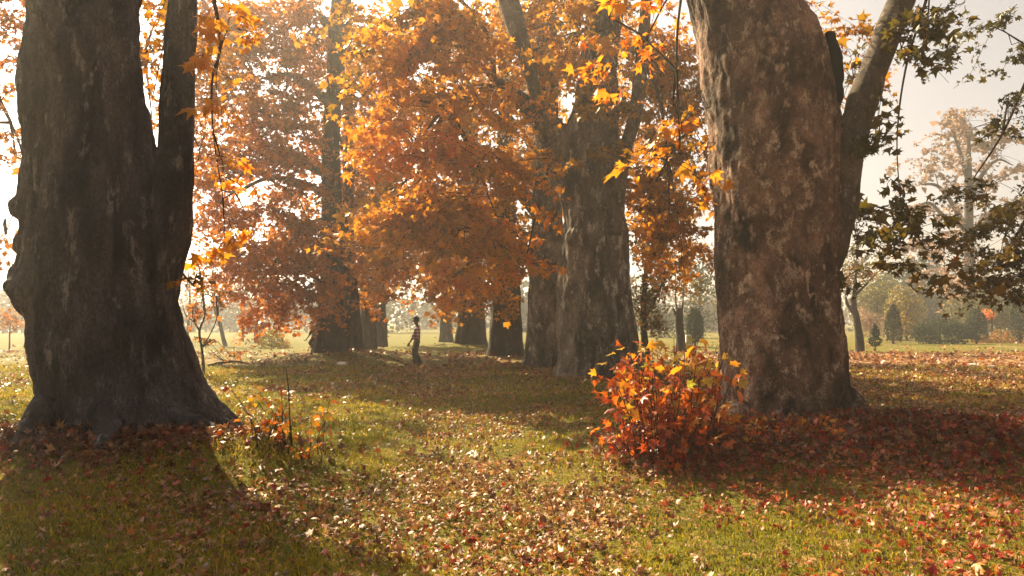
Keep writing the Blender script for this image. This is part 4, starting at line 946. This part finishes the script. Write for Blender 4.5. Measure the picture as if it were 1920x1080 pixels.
# ------------------------------------------------------------------ far wood
r = np.random.default_rng(99)
L = Leaves()
for k in range(95):
    Y = r.uniform(92, 170); x = r.uniform(-1.1, 1.15) * Y * 0.75
    h = r.uniform(3.0, 5.5) * (0.75 + 0.25 * math.sin(k))
    w = r.uniform(4.5, 8)
    blob_leaves(L, (x, Y, h * 0.9), (w, 3.5, h), 620, 0.85, r, 'ball', (0.45 + 0.25 * math.sin(k * 1.7), 0.2), k, 0.6)
L.done()
M_wood = leaf_mat('leaf_wood', [(0.0, (0.05, 0.06, 0.04)), (0.5, (0.10, 0.09, 0.05)), (1.0, (0.24, 0.14, 0.06))], 0.3)
link('distant_wood', L.mesh('distant_wood', np.ones(len(L.p), bool), M_wood, TEMPS_TINY), None, 'hazy distant belt of trees closing the far lawn', 'wood', kind='stuff')

# ------------------------------------------------------------------ red shrub at the foot of the near right tree
def stem_plant(name, label, cat, cx, cy, stems, mat, seed, leafs=(0.13, 0.2), spread=0.4, height=(0.7, 1.4), per=11, tone=(0.5, 0.25), singles=0, base=0.35, group=None, tone_h=0.0, lean=(0, 0), bare=0.35, flat=0.6):
    root = np.array([cx, cy, float(gh(cx, cy))])
    t = thing(name, label, cat, root, group)
    r = np.random.default_rng(seed)
    L = Leaves(); SV, SF, SC, off = [], [], [], 0
    for k in range(stems):
        a = r.uniform(0, 6.283); q = base * math.sqrt(r.uniform(0, 1))
        b = np.array([cx + q * math.cos(a) * 1.3, cy + q * math.sin(a), 0]); b[2] = gh(b[0], b[1]) - 0.03
        h = r.uniform(*height)
        o = np.array([math.cos(a), math.sin(a), 0]) * spread * r.uniform(0.2, 1.0) * (q / base + 0.2) + np.array([lean[0], lean[1], 0]) * h
        pts = [b, b + o * 0.3 + np.array([r.normal(0, 0.03), r.normal(0, 0.03), h * 0.5]), b + o + np.array([r.normal(0, 0.05), r.normal(0, 0.05), h])]
        c = catmull(pts, 7)
        v, f, caps = tube_arrays(c, np.linspace(0.008, 0.003, 7), 4)
        SV.append(v - root); SF.append(f + off); SC.append(caps + off); off += len(v)
        u = bare + (1 - bare) * r.uniform(0, 1, per) ** 0.7
        pos = np.column_stack([np.interp(u, np.linspace(0, 1, 7), c[:, j]) for j in range(3)])
        side = r.normal(size=(per, 3)); side[:, 2] *= 0.35; side /= np.linalg.norm(side, axis=1, keepdims=True)
        sz = r.uniform(leafs[0], leafs[1], per) * (0.7 + 0.5 * u)
        L.add(pos + side * sz[:, None] * 0.75, r.normal(0, 0.45, (per, 3)) + np.array([0, 0, flat]), side + np.array([0, 0, -0.25]), sz,
              np.clip(tone[0] + tone_h * (pos[:, 2] - root[2]) + tone[1] * r.normal(0, 1, per), 0, 1))
    L.done()
    idx = L.largest(singles) if singles else []
    sel = np.ones(len(L.p), bool); sel[idx] = False
    link('stems', mesh_np('stems', np.concatenate(SV), [np.concatenate(SF), np.concatenate(SC)], M_twig, None, True), t, kind='stuff')
    host = t
    if sel.any():
        me = L.mesh('foliage', sel, mat, TEMPS_FULL); me.transform(Matrix.Translation(-Vector(list(map(float, root))))); me.update()
        host = link('foliage', me, t, kind='stuff')
    if len(idx):
        L.singles('leaf', idx, host if sel.any() else t, mat, TEMPS_FULL, root)
    return t
sx, sy = P(1250, 820, 8.2)[0], 8.2
stem_plant('red_shrub', 'bushy shrub of red and orange plane shoots at the foot of the near right tree', 'shrub', sx, sy, 95, M_shrub, 1, (0.09, 0.21), 0.25, (0.22, 1.24), 9, (0.28, 0.25), 300, 0.40, tone_h=0.40, lean=(-0.02, -0.03), bare=0.22, flat=0.5)
SEED = 'seedlings sprouting round the foot of the near right trunk'
for k, (px, Y, n, lab) in enumerate([(1530, 8.5, 7, 'small yellow green seedling in front of the near right trunk, right of centre'), (1400, 8.55, 4, 'sparse pale seedling against the left foot of the near right trunk'), (1575, 8.45, 5, 'low seedling by the right root of the near right trunk'), (1455, 8.4, 4, 'low seedling in the leaf mound at the middle of the near right trunk'), (1365, 8.3, 8, 'orange tipped seedling at the left corner of the near right trunk')]):
    stem_plant('seedling', lab, 'seedling', P(px, 700, Y)[0], Y, n, M_shrub, 50 + k, (0.07, 0.12), 0.16, (0.12, 0.36), 6, (0.62, 0.25), 40, 0.16, SEED, bare=0.4)
# low yellow plant beside the left mound
px, py = P(540, 800, 8.3)[0], 8.3
tY = stem_plant('yellow_plant', 'low sunlit yellow plant with bare dark stalk beside the left mound', 'plant', px, py, 17, M_shrub, 77, (0.08, 0.14), 0.24, (0.18, 0.62), 6, (0.70, 0.17), 110, 0.34, bare=0.45)
rt = np.array(tY.location)
link('stalk', tube_mesh('stalk', [P(548, 850, py), P(543, 780, py), P(541, 730, py), P(536, 688, py)], [0.011, 0.009, 0.007, 0.003], 8, M_twig, 20, 0.3, 1, rt), tY)
link('stump', tube_mesh('stump', [P(519, 850, py - 0.1), P(518, 815, py - 0.1), P(518, 793, py - 0.1)], [0.020, 0.018, 0.014], 10, M_twig, 10, 0.2, 2, rt), tY)
for k, (px, Y, lab) in enumerate([(490, 8.6, 'tiny orange seedling left of the yellow plant on the left mound'), (590, 8.0, 'tiny orange seedling right of the yellow plant at the mound edge')]):
    stem_plant('seedling', lab, 'seedling', P(px, 700, Y)[0], Y, 5, M_shrub, 80 + k, (0.06, 0.10), 0.15, (0.12, 0.30), 6, (0.66, 0.15), 30, 0.12, 'seedlings beside the left mound', bare=0.3)

# ------------------------------------------------------------------ fallen leaves and grass
r = np.random.default_rng(5)
def scatter(y0, y1, dens, side=1.0):
    """points spread evenly over the lawn between two distances, a little wider than the view"""
    w1 = 0.78 * y1 + 2.0
    n = int(dens * 2 * w1 * (y1 - y0))
    x = r.uniform(-w1, w1, n); y = r.uniform(y0, y1, n)
    k = np.abs(x) < 0.78 * y + 2.0
    return x[k], y[k]
def trunk_free(x, y):
    ok = np.ones(len(x), bool)
    for tx, ty, tr in [(-5.15, 9.6, 1.1), (3.7, 10.1, 0.95), (2.28, 19.5, 1.0), (1.12, 24, 0.75), (-0.27, 31, 0.75), (-7.65, 31, 0.85)]:
        ok &= (x - tx) ** 2 + (y - ty) ** 2 > tr ** 2
    return ok
def cover(x, y):
    """how thickly fallen leaves lie, 0..1"""
    p = np.stack([x, y, 0 * x], -1)
    c = 0.12 + 0.42 * fbm(p * 0.45, 3, 55) + 0.28 * noise3(p * 1.6, 56) + 0.22 * noise3(p * 3.7, 57)
    c += 0.75 * np.exp(-((x + 0.3 + 0.155 * (y - 6.5)) / 0.80) ** 2) * smooth(30, 24, y)
    c += 0.75 * np.exp(-((x + 0.4) / 1.5) ** 2 - ((y - 6.5) / 0.9) ** 2) + 0.35 * np.exp(-((x + 0.6) / 1.0) ** 2 - ((y - 9.0) / 2.0) ** 2)
    for mx, my, a, rr in [(-5.0, 8.7, 0.5, 2.1), (4.2, 8.9, 1.0, 2.3), (2.2, 8.3, 0.8, 1.1), (2.6, 18.6, 0.6, 2.5), (-7.6, 30, 0.4, 3)]:
        c += a * np.exp(-((x - mx) ** 2 + (y - my) ** 2) / rr ** 2)
    c += 0.45 * smooth(4, 7, x) * smooth(11, 13, y) + 0.35 * smooth(1.0, 3.0, x) * smooth(9, 7.5, y)
    c += 0.35 * smooth(-3.5, -1.5, x) * smooth(3, 0, x) * smooth(17, 20, y)
    c += 0.22 * smooth(-1.0, -2.2, x) * smooth(9, 7.5, y)
    c -= 0.35 * np.exp(-((x + 1.2) / 1.6) ** 2 - ((y - 12.0) / 3.0) ** 2)
    return np.clip(c, 0.07, 1.15)
def litter_tone(x, y):
    n = len(x)
    p = np.stack([x, y, 0 * x], -1)
    red = np.clip(0.10 + 0.45 * smooth(0.5, 2.5, x) * smooth(11, 8, y) + 0.25 * noise3(p * 0.8, 66) + 0.2 * np.exp(-((x + 1.2) / 1.2) ** 2 - ((y - 6) / 1.2) ** 2), 0.03, 0.75)
    u = r.uniform(0, 1, n)
    t = np.clip(r.normal(0.33, 0.13, n), 0.08, 0.64)
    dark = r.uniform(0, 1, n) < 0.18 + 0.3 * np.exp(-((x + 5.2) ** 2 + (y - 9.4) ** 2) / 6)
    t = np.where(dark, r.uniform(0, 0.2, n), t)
    t = np.where(u < red, r.uniform(0.74, 1.0, n), t)
    return t
L = Leaves()
for y0, y1, dens, sz, tilt in [(2.6, 8.5, 430, 0.059, 0.6), (8.5, 14, 320, 0.060, 0.6), (14, 24, 180, 0.075, 0.6), (24, 46, 32, 0.14, 0.6), (46, 75, 6, 0.2, 0.5)]:
    x, y = scatter(y0, y1, dens)
    k = (r.uniform(0, 1, len(x)) < cover(x, y) * (1.0 if y0 < 40 else 0.5)) & trunk_free(x, y)
    if y0 >= 24:
        k &= ~((y > 37 + 1.5 * noise3(np.stack([x * 0.2, y * 0, 0 * x], -1), 3)) & (r.uniform(0, 1, len(x)) > 0.12))
    x, y = x[k], y[k]; n = len(x)
    s = np.minimum(sz * r.lognormal(0, 0.40, n), sz * 2.2)
    z = gh(x, y) + 0.012 + r.uniform(0, 0.03, n) + 0.25 * s * r.uniform(0, 1, n)
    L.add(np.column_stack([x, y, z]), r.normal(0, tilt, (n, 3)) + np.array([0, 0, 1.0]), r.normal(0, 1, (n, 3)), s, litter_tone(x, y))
# crumbled bits between the leaves
for y0, y1, dens in [(2.6, 8.5, 300), (8.5, 13, 120)]:
    x, y = scatter(y0, y1, dens)
    k = (r.uniform(0, 1, len(x)) < 0.25 + 0.75 * cover(x, y)) & trunk_free(x, y)
    x, y = x[k], y[k]; n = len(x)
    L.add(np.column_stack([x, y, gh(x, y) + r.uniform(0.004, 0.025, n)]), r.normal(0, 0.6, (n, 3)) + np.array([0, 0, 1.0]), r.normal(0, 1, (n, 3)), r.uniform(0.012, 0.035, n), r.uniform(0.0, 0.42, n))
# thick drift of dry leaves heaped round the near right tree and the shrub
for cx, cy, rx, ry, n in [(4.2, 8.7, 2.6, 1.1, 4600), (2.0, 8.3, 0.9, 0.8, 1300), (-4.8, 8.5, 2.3, 0.8, 2000)]:
    x = r.normal(cx, rx * 0.5, n); y = r.normal(cy, ry * 0.5, n)
    k = trunk_free(x, y); x, y = x[k], y[k]; n = len(x)
    s = np.minimum(0.10 * r.lognormal(0, 0.35, n), 0.165)
    fall = np.exp(-((x - cx) / rx) ** 2 - ((y - cy) / ry) ** 2)
    z = gh(x, y) + 0.02 + r.uniform(0, 0.13, n) * fall
    tn = np.where(r.uniform(0, 1, n) < (0.36 if cx > 0 else 0.12), r.uniform(0.82, 1.0, n), r.uniform(0.0, 1, n) ** 1.6 * 0.45)
    L.add(np.column_stack([x, y, z]), r.normal(0, 0.8, (n, 3)) + np.array([0, 0, 0.8]), r.normal(0, 1, (n, 3)), s, tn)
L.done()
idx = L.largest(300)
sel = np.ones(len(L.p), bool); sel[idx] = False
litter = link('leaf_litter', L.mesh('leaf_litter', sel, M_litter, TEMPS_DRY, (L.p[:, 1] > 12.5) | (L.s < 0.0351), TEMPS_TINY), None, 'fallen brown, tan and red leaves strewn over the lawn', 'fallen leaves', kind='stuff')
L.singles('fallen_leaf', idx, ground, M_litter, TEMPS_DRY, (0, 0, 0), 10)

gv, gfz, gt, off = [], [], [], 0
for y0, y1, dens, hgt, wid in [(2.6, 6.5, 2300, 0.030, 0.0048), (6.5, 10, 1400, 0.034, 0.0065), (10, 16, 620, 0.04, 0.011), (16, 26, 200, 0.05, 0.02)]:
    x, y = scatter(y0, y1, dens)
    p = np.stack([x, y, 0 * x], -1)
    thin = np.clip(1.25 - 0.75 * cover(x, y), 0.12, 1)
    k = (r.uniform(0, 1, len(x)) < thin) & trunk_free(x, y)
    x, y = x[k], y[k]; n = len(x)
    z = gh(x, y) - 0.006
    a = r.uniform(0, 6.283, n); h = hgt * r.lognormal(0, 0.35, n) * (1 + 0.5 * noise3(np.stack([x * 2, y * 2, 0 * x], -1), 12)); w = wid * r.uniform(0.7, 1.4, n)
    lean = h * r.uniform(0.1, 0.9, n); b = r.uniform(0, 6.283, n)
    base = np.column_stack([x, y, z]); s = np.column_stack([np.cos(a), np.sin(a), 0 * a]) * w[:, None]
    tip = base + np.column_stack([np.cos(b) * lean, np.sin(b) * lean, h])
    mid = base + np.column_stack([np.cos(b) * lean * 0.3, np.sin(b) * lean * 0.3, h * 0.6])
    tn = np.clip(0.48 + 0.3 * fbm(np.stack([x * 0.6, y * 0.6, 0 * x], -1), 3, 77) + r.normal(0, 0.2, n), 0, 1)
    if y0 < 6:
        v = np.stack([base - s, base + s, mid + s * 0.7, tip, mid - s * 0.7], 1).reshape(-1, 3); q = 5
        f = np.array([[0, 1, 2], [0, 2, 4], [4, 2, 3]])
    else:
        v = np.stack([base - s, base + s, tip], 1).reshape(-1, 3); q = 3
        f = np.array([[0, 1, 2]])
    gv.append(v); gfz.append((f[None] + (off + np.arange(n) * q)[:, None, None]).reshape(-1, 3)); gt.append(np.repeat(tn, len(f))); off += len(v)
link('grass', mesh_np('grass', np.concatenate(gv), gfz, M_grass, gt, False), None, 'short green and yellowing grass of the lawn', 'grass', kind='stuff')

# scraps of paper on the lawn
M_paper = plain_mat('paper', (0.75, 0.73, 0.70), 0.7, 0.2, 0.08)
for k, (px, py, s, lab) in enumerate([(1822, 687, 0.16, 'crumpled white paper scrap on the brown leaves at the right'), (1858, 691, 0.12, 'smaller grey paper scrap right of the white one'), (642, 682, 0.17, 'white paper scrap in front of the knotted left trunk')]):
    Y = CAM_Z * F / (py - 600) * (0.97 if k == 2 else 1)
    x = P(px, py, Y)[0]
    bm = bmesh.new()
    bmesh.ops.create_icosphere(bm, subdivisions=2, radius=s)
    for v in bm.verts:
        n = float(fbm(np.array([[v.co.x * 9 + k * 7, v.co.y * 9, v.co.z * 9]]), 3, k)[0])
        v.co = Vector((v.co.x * (1 + 0.5 * n), v.co.y * 0.7 * (1 + 0.4 * n), v.co.z * 0.35 * (1 + 0.8 * n)))
    link('paper_scrap', bm_mesh('paper_scrap', bm, M_paper, False), None, lab, 'litter', loc=(x, Y, float(gh(x, Y)) + 0.05))
# pale post by the pollarded stump
bm = bmesh.new()
bmesh.ops.create_cube(bm, size=1.0)
for v in bm.verts:
    v.co = Vector((v.co.x * (0.30 if v.co.z > 0 else 0.34), v.co.y * 0.3, v.co.z * 0.8 + 0.4))
bmesh.ops.bevel(bm, geom=list(bm.edges), offset=0.03, segments=2, affect='EDGES')
x = P(1291, 640, 41)[0]
link('marker_post', bm_mesh('marker_post', bm, plain_mat('pale_concrete', (0.5, 0.48, 0.45)), False), None, 'squat pale marker post beside the pollarded stump', 'post', loc=(x, 41, float(gh(x, 41)) - 0.02))

# ------------------------------------------------------------------ people
M_skin = plain_mat('skin', (0.16, 0.085, 0.055), 0.55, 0.3, 0.08)
M_hair = plain_mat('hair', (0.012, 0.010, 0.009), 0.6, 0.3, 0.2, 40)
M_trous = plain_mat('trousers_cloth', (0.045, 0.032, 0.030), 0.85, 0.15, 0.2, 30)
M_shoe = plain_mat('shoe_leather', (0.06, 0.045, 0.04), 0.6, 0.3)
M_dark = plain_mat('dark_cloth', (0.03, 0.026, 0.026), 0.85, 0.15, 0.2, 20)
M_mask = plain_mat('white_cloth', (0.6, 0.58, 0.56), 0.8, 0.2, 0.05)
def shirt_mat():
    m, nt, out = new_mat('checked_shirt')
    N = nt.nodes.new; Lk = nt.links.new
    tc = N('ShaderNodeTexCoord')
    sp = N('ShaderNodeSeparateXYZ'); Lk(tc.outputs['Object'], sp.inputs[0])
    def stripes(sock, freq):
        a = N('ShaderNodeMath'); a.operation = 'MULTIPLY'; a.inputs[1].default_value = freq; Lk(sock, a.inputs[0])
        b = N('ShaderNodeMath'); b.operation = 'FRACT'; Lk(a.outputs[0], b.inputs[0])
        c = N('ShaderNodeMath'); c.operation = 'GREATER_THAN'; c.inputs[1].default_value = 0.5; Lk(b.outputs[0], c.inputs[0])
        return c.outputs[0]
    add = N('ShaderNodeMath'); add.operation = 'ADD'; Lk(sp.outputs['X'], add.inputs[0]); Lk(sp.outputs['Y'], add.inputs[1])
    s1 = stripes(add.outputs[0], 9.0); s2 = stripes(sp.outputs['Z'], 9.0)
    s = N('ShaderNodeMath'); s.operation = 'ADD'; Lk(s1, s.inputs[0]); Lk(s2, s.inputs[1])
    hf = N('ShaderNodeMath'); hf.operation = 'MULTIPLY'; hf.inputs[1].default_value = 0.5; Lk(s.outputs[0], hf.inputs[0])
    rr = ramp(nt, [(0.0, (0.82, 0.77, 0.74)), (0.4, (0.42, 0.16, 0.14)), (0.9, (0.07, 0.025, 0.028))], 'CONSTANT')
    Lk(hf.outputs[0], rr.inputs['Fac'])
    p = N('ShaderNodeBsdfPrincipled'); p.inputs['Roughness'].default_value = 0.85; p.inputs['Specular IOR Level'].default_value = 0.15
    Lk(rr.outputs['Color'], p.inputs['Base Color']); Lk(p.outputs[0], out.inputs['Surface'])
    return m
M_shirt = shirt_mat()

def skin_mesh(name, verts, edges, radii, rootv, mat, sub=2):
    """a body part grown with a Skin and a Subdivision modifier, frozen to a mesh"""
    me = bpy.data.meshes.new(name + '_cage')
    me.from_pydata([tuple(v) for v in verts], edges, [])
    o = bpy.data.objects.new(name + '_cage', me)
    COL.objects.link(o)
    md = o.modifiers.new('skin', 'SKIN'); md.use_smooth_shade = True; md.branch_smoothing = 0.6
    sv = me.skin_vertices[0].data
    for k, q in enumerate(radii):
        sv[k].radius = (q, q) if np.isscalar(q) else q
        sv[k].use_root = (k == rootv)
    sb = o.modifiers.new('sub', 'SUBSURF'); sb.levels = sub; sb.render_levels = sub
    dg = bpy.context.evaluated_depsgraph_get()
    res = bpy.data.meshes.new_from_object(o.evaluated_get(dg))
    res.name = name
    bpy.data.objects.remove(o); bpy.data.meshes.remove(me)
    res.materials.clear(); res.materials.append(mat)
    res.polygons.foreach_set('use_smooth', np.ones(len(res.polygons), bool))
    return res

def make_person(loc, heading, label, scale, shirt, trousers, crouch=0.0, mask=False):
    """front of the figure is local +X; z up; one continuous body, clothing and hair as parts"""
    t = thing('person', label, 'person', loc)
    t.rotation_euler = (0, 0, heading); t.scale = (scale,) * 3
    c = crouch
    hip, chest, shy = 0.93 - 0.22 * c, 1.36 - 0.25 * c, 0.19
    lx = 0.22 * c
    V, E, Rd = [], [], []
    def add(p, r_, par=None):
        V.append(Vector(p)); Rd.append(r_)
        if par is not None: E.append((par, len(V) - 1))
        return len(V) - 1
    pel = add((0, 0, hip), (0.145, 0.105)); sp1 = add((0.0 + lx * 0.4, 0, hip + 0.17), (0.135, 0.10), pel); ch = add((-0.03 + lx, 0, chest - 0.06), (0.155, 0.105), sp1)
    nk = add((-0.02 + lx, 0, chest + 0.10), 0.058, ch); hb = add((0.015 + lx, 0, chest + 0.17), 0.062, nk); h1 = add((0.03 + lx, 0, chest + 0.25), (0.084, 0.100), hb); add((0.025 + lx, 0, chest + 0.34), (0.072, 0.088), h1)
    joints = {}
    for s in (-1, 1):
        kx, ax = (0.085, 0.03) if s < 0 else (0.055, -0.13)
        kx += 0.30 * c; ax += 0.02
        hp = add((0.0, s * 0.10, hip - 0.06), 0.100, pel); kn = add((kx, s * 0.10, 0.50 - 0.06 * c), 0.058, hp); cf = add((0.5 * (kx + ax) - 0.02, s * 0.10, 0.33 - 0.03 * c), 0.056, kn)
        an = add((ax, s * 0.10, 0.09), 0.038, cf); ft = add((ax + 0.10, s * 0.105, 0.045), (0.042, 0.032), an); add((ax + 0.17, s * 0.11, 0.035), (0.036, 0.024), ft)
        sh = add((-0.045 + lx, s * shy, chest + 0.0), 0.058, ch)
        ex, ez, hx, hz = (0.10, chest - 0.29, 0.24, chest - 0.52) if s < 0 else (-0.05, chest - 0.30, 0.06, chest - 0.54)
        el = add((ex + lx, s * (shy + 0.05), ez), 0.050, sh); wr = add((hx + lx, s * (shy + 0.04), hz), 0.028, el)
        d = Vector((hx - ex, 0, hz - ez)).normalized()
        pm = add(Vector(V[wr]) + d * 0.06, (0.020, 0.036), wr)
        sd = Vector((0, 1, 0)); fr = Vector((-d.z, 0, d.x))
        for q in range(4):
            b = Vector(V[pm]) + d * 0.035 + fr * (0.027 - 0.018 * q)
            f1 = add(b, 0.0095, pm); f2 = add(b + d * (0.036 - 0.004 * abs(q - 1)) - sd * s * 0.006, 0.0085, f1); add(b + d * (0.060 - 0.006 * abs(q - 1)) - sd * s * 0.022, 0.007, f2)
        th = add(Vector(V[wr]) + d * 0.045 + fr * 0.035, 0.011, wr); add(Vector(V[th]) + d * 0.040 + fr * 0.016, 0.009, th)
        joints[s] = (hp, kn, cf, an, ft, sh, el, wr)
    body = skin_mesh('body', V, E, Rd, pel, M_skin, 2)
    # nose, brow, chin, ears and eye sockets shaped into the head
    hc = Vector(V[h1])
    for v in body.vertices:
        d = v.co - hc
        if d.length < 0.17 and v.co.z > chest + 0.15:
            fx = math.exp(-((d.y / 0.016) ** 2 + ((d.z + 0.012) / 0.024) ** 2)) * (1 if d.x > 0.03 else 0)
            v.co.x += 0.026 * fx
            v.co.x += 0.012 * math.exp(-((d.y / 0.03) ** 2 + ((d.z + 0.085) / 0.02) ** 2)) * (1 if d.x > 0.02 else 0)
            for s in (-1, 1):
                v.co.x -= 0.010 * math.exp(-(((d.y - s * 0.03) / 0.014) ** 2 + ((d.z - 0.012) / 0.012) ** 2)) * (1 if d.x > 0.02 else 0)
                v.co.y += s * 0.018 * math.exp(-(((d.x + 0.008) / 0.016) ** 2 + (d.z / 0.026) ** 2)) * (1 if d.y * s > 0.04 else 0)
    link('body', body, t)
    # trousers
    tv, te, tr = [Vector((0, 0, hip + 0.07)), Vector((0, 0, hip - 0.02))], [(0, 1)], [(0.168, 0.138), (0.175, 0.142)]
    for s in (-1, 1):
        hp, kn, cf, an = joints[s][:4]
        k0 = len(tv)
        tv += [V[hp] - Vector((0, 0, 0.02)), V[kn], V[cf], V[an] + Vector((-0.005, 0, 0.01))]
        tr += [0.122, 0.100, 0.095, 0.090]
        te += [(1, k0), (k0, k0 + 1), (k0 + 1, k0 + 2), (k0 + 2, k0 + 3)]
    link('trousers', skin_mesh('trousers', tv, te, tr, 1, trousers, 2), t)
    # shirt with sleeves to the elbow
    tv = [Vector((0.0, 0, hip - 0.06)), V[sp1], V[ch], V[nk] - Vector((0, 0, 0.035))]
    te = [(0, 1), (1, 2), (2, 3)]
    tr = [(0.195, 0.160), (0.185, 0.152), (0.205, 0.155), (0.095, 0.090)]
    for s in (-1, 1):
        sh, el, wr = joints[s][5:8]
        k0 = len(tv)
        tv += [V[sh], V[el], V[el] * 0.75 + V[wr] * 0.25]
        tr += [0.095, 0.076, 0.066]
        te += [(2, k0), (k0, k0 + 1), (k0 + 1, k0 + 2)]
    link('shirt', skin_mesh('shirt', tv, te, tr, 2, shirt, 2), t)
    for s in (-1, 1):
        an, ft = joints[s][3:5]
        a = V[ft] - V[an]
        heel = Vector((V[an].x - 0.045, V[an].y, 0.045))
        link('shoe', skin_mesh('shoe', [heel, Vector((V[an].x + 0.03, V[an].y, 0.055)), Vector((V[ft].x + 0.03, V[ft].y, 0.042)), Vector((V[ft].x + 0.10, V[ft].y + s * 0.006, 0.034))], [(0, 1), (1, 2), (2, 3)], [(0.040, 0.044), (0.050, 0.050), (0.048, 0.040), (0.036, 0.028)], 0, M_shoe, 2), t)
    # hair: a cap over the crown and back of the head
    bm = bmesh.new()
    bmesh.ops.create_uvsphere(bm, u_segments=28, v_segments=18, radius=1.0)
    for v in bm.verts:
        d = v.co.copy()
        n = 1 + 0.05 * float(noise3(np.array([[d.x * 5, d.y * 5, d.z * 5]]), 3)[0])
        v.co = Vector((hc.x - 0.012 + d.x * 0.116 * n, d.y * 0.102 * n, hc.z + 0.05 + d.z * 0.106 * n))
    cut = [v for v in bm.verts if (v.co.x - hc.x > 0.055 and v.co.z < hc.z + 0.06) or v.co.z < hc.z - 0.05 or (v.co.x - hc.x > 0.0 and v.co.z < hc.z + 0.01)]
    bmesh.ops.delete(bm, geom=cut, context='VERTS')
    link('hair', bm_mesh('hair', bm, M_hair), t)
    return t
x = P(781, 685, 26.4)[0]
make_person((x, 26.4, float(gh(x, 26.4)) - 0.005), math.radians(188), 'person in checked shirt and dark trousers standing on the avenue, facing left', 1.02, M_shirt, M_trous)
x = P(591, 668, 31.9)[0]
make_person((x, 31.9, float(gh(x, 31.9)) - 0.005), math.radians(196), 'person in dark clothes half hidden behind the knotted left trunk', 0.86, M_dark, M_trous, 0.7)

# ------------------------------------------------------------------ haze
m, nt, out = new_mat('haze_air')
pv = nt.nodes.new('ShaderNodeVolumePrincipled')
pv.inputs['Color'].default_value = (0.98, 0.94, 0.88, 1)
pv.inputs['Density'].default_value = HAZE_DENSITY
pv.inputs['Anisotropy'].default_value = 0.45
nt.links.new(pv.outputs[0], out.inputs['Volume'])
bm = bmesh.new()
bmesh.ops.create_cube(bm, size=1.0)
HX, HY0, HY1, HZ0, HZ1 = 400, -170, 410, -1.6, 24.0
for v in bm.verts:
    v.co = Vector((v.co.x * 2 * HX, HY0 if v.co.y < 0 else HY1, HZ0 if v.co.z < 0 else HZ1))
link('haze', bm_mesh('haze', bm, m, False), None, 'pale morning haze filling the air of the park', 'haze', kind='stuff')
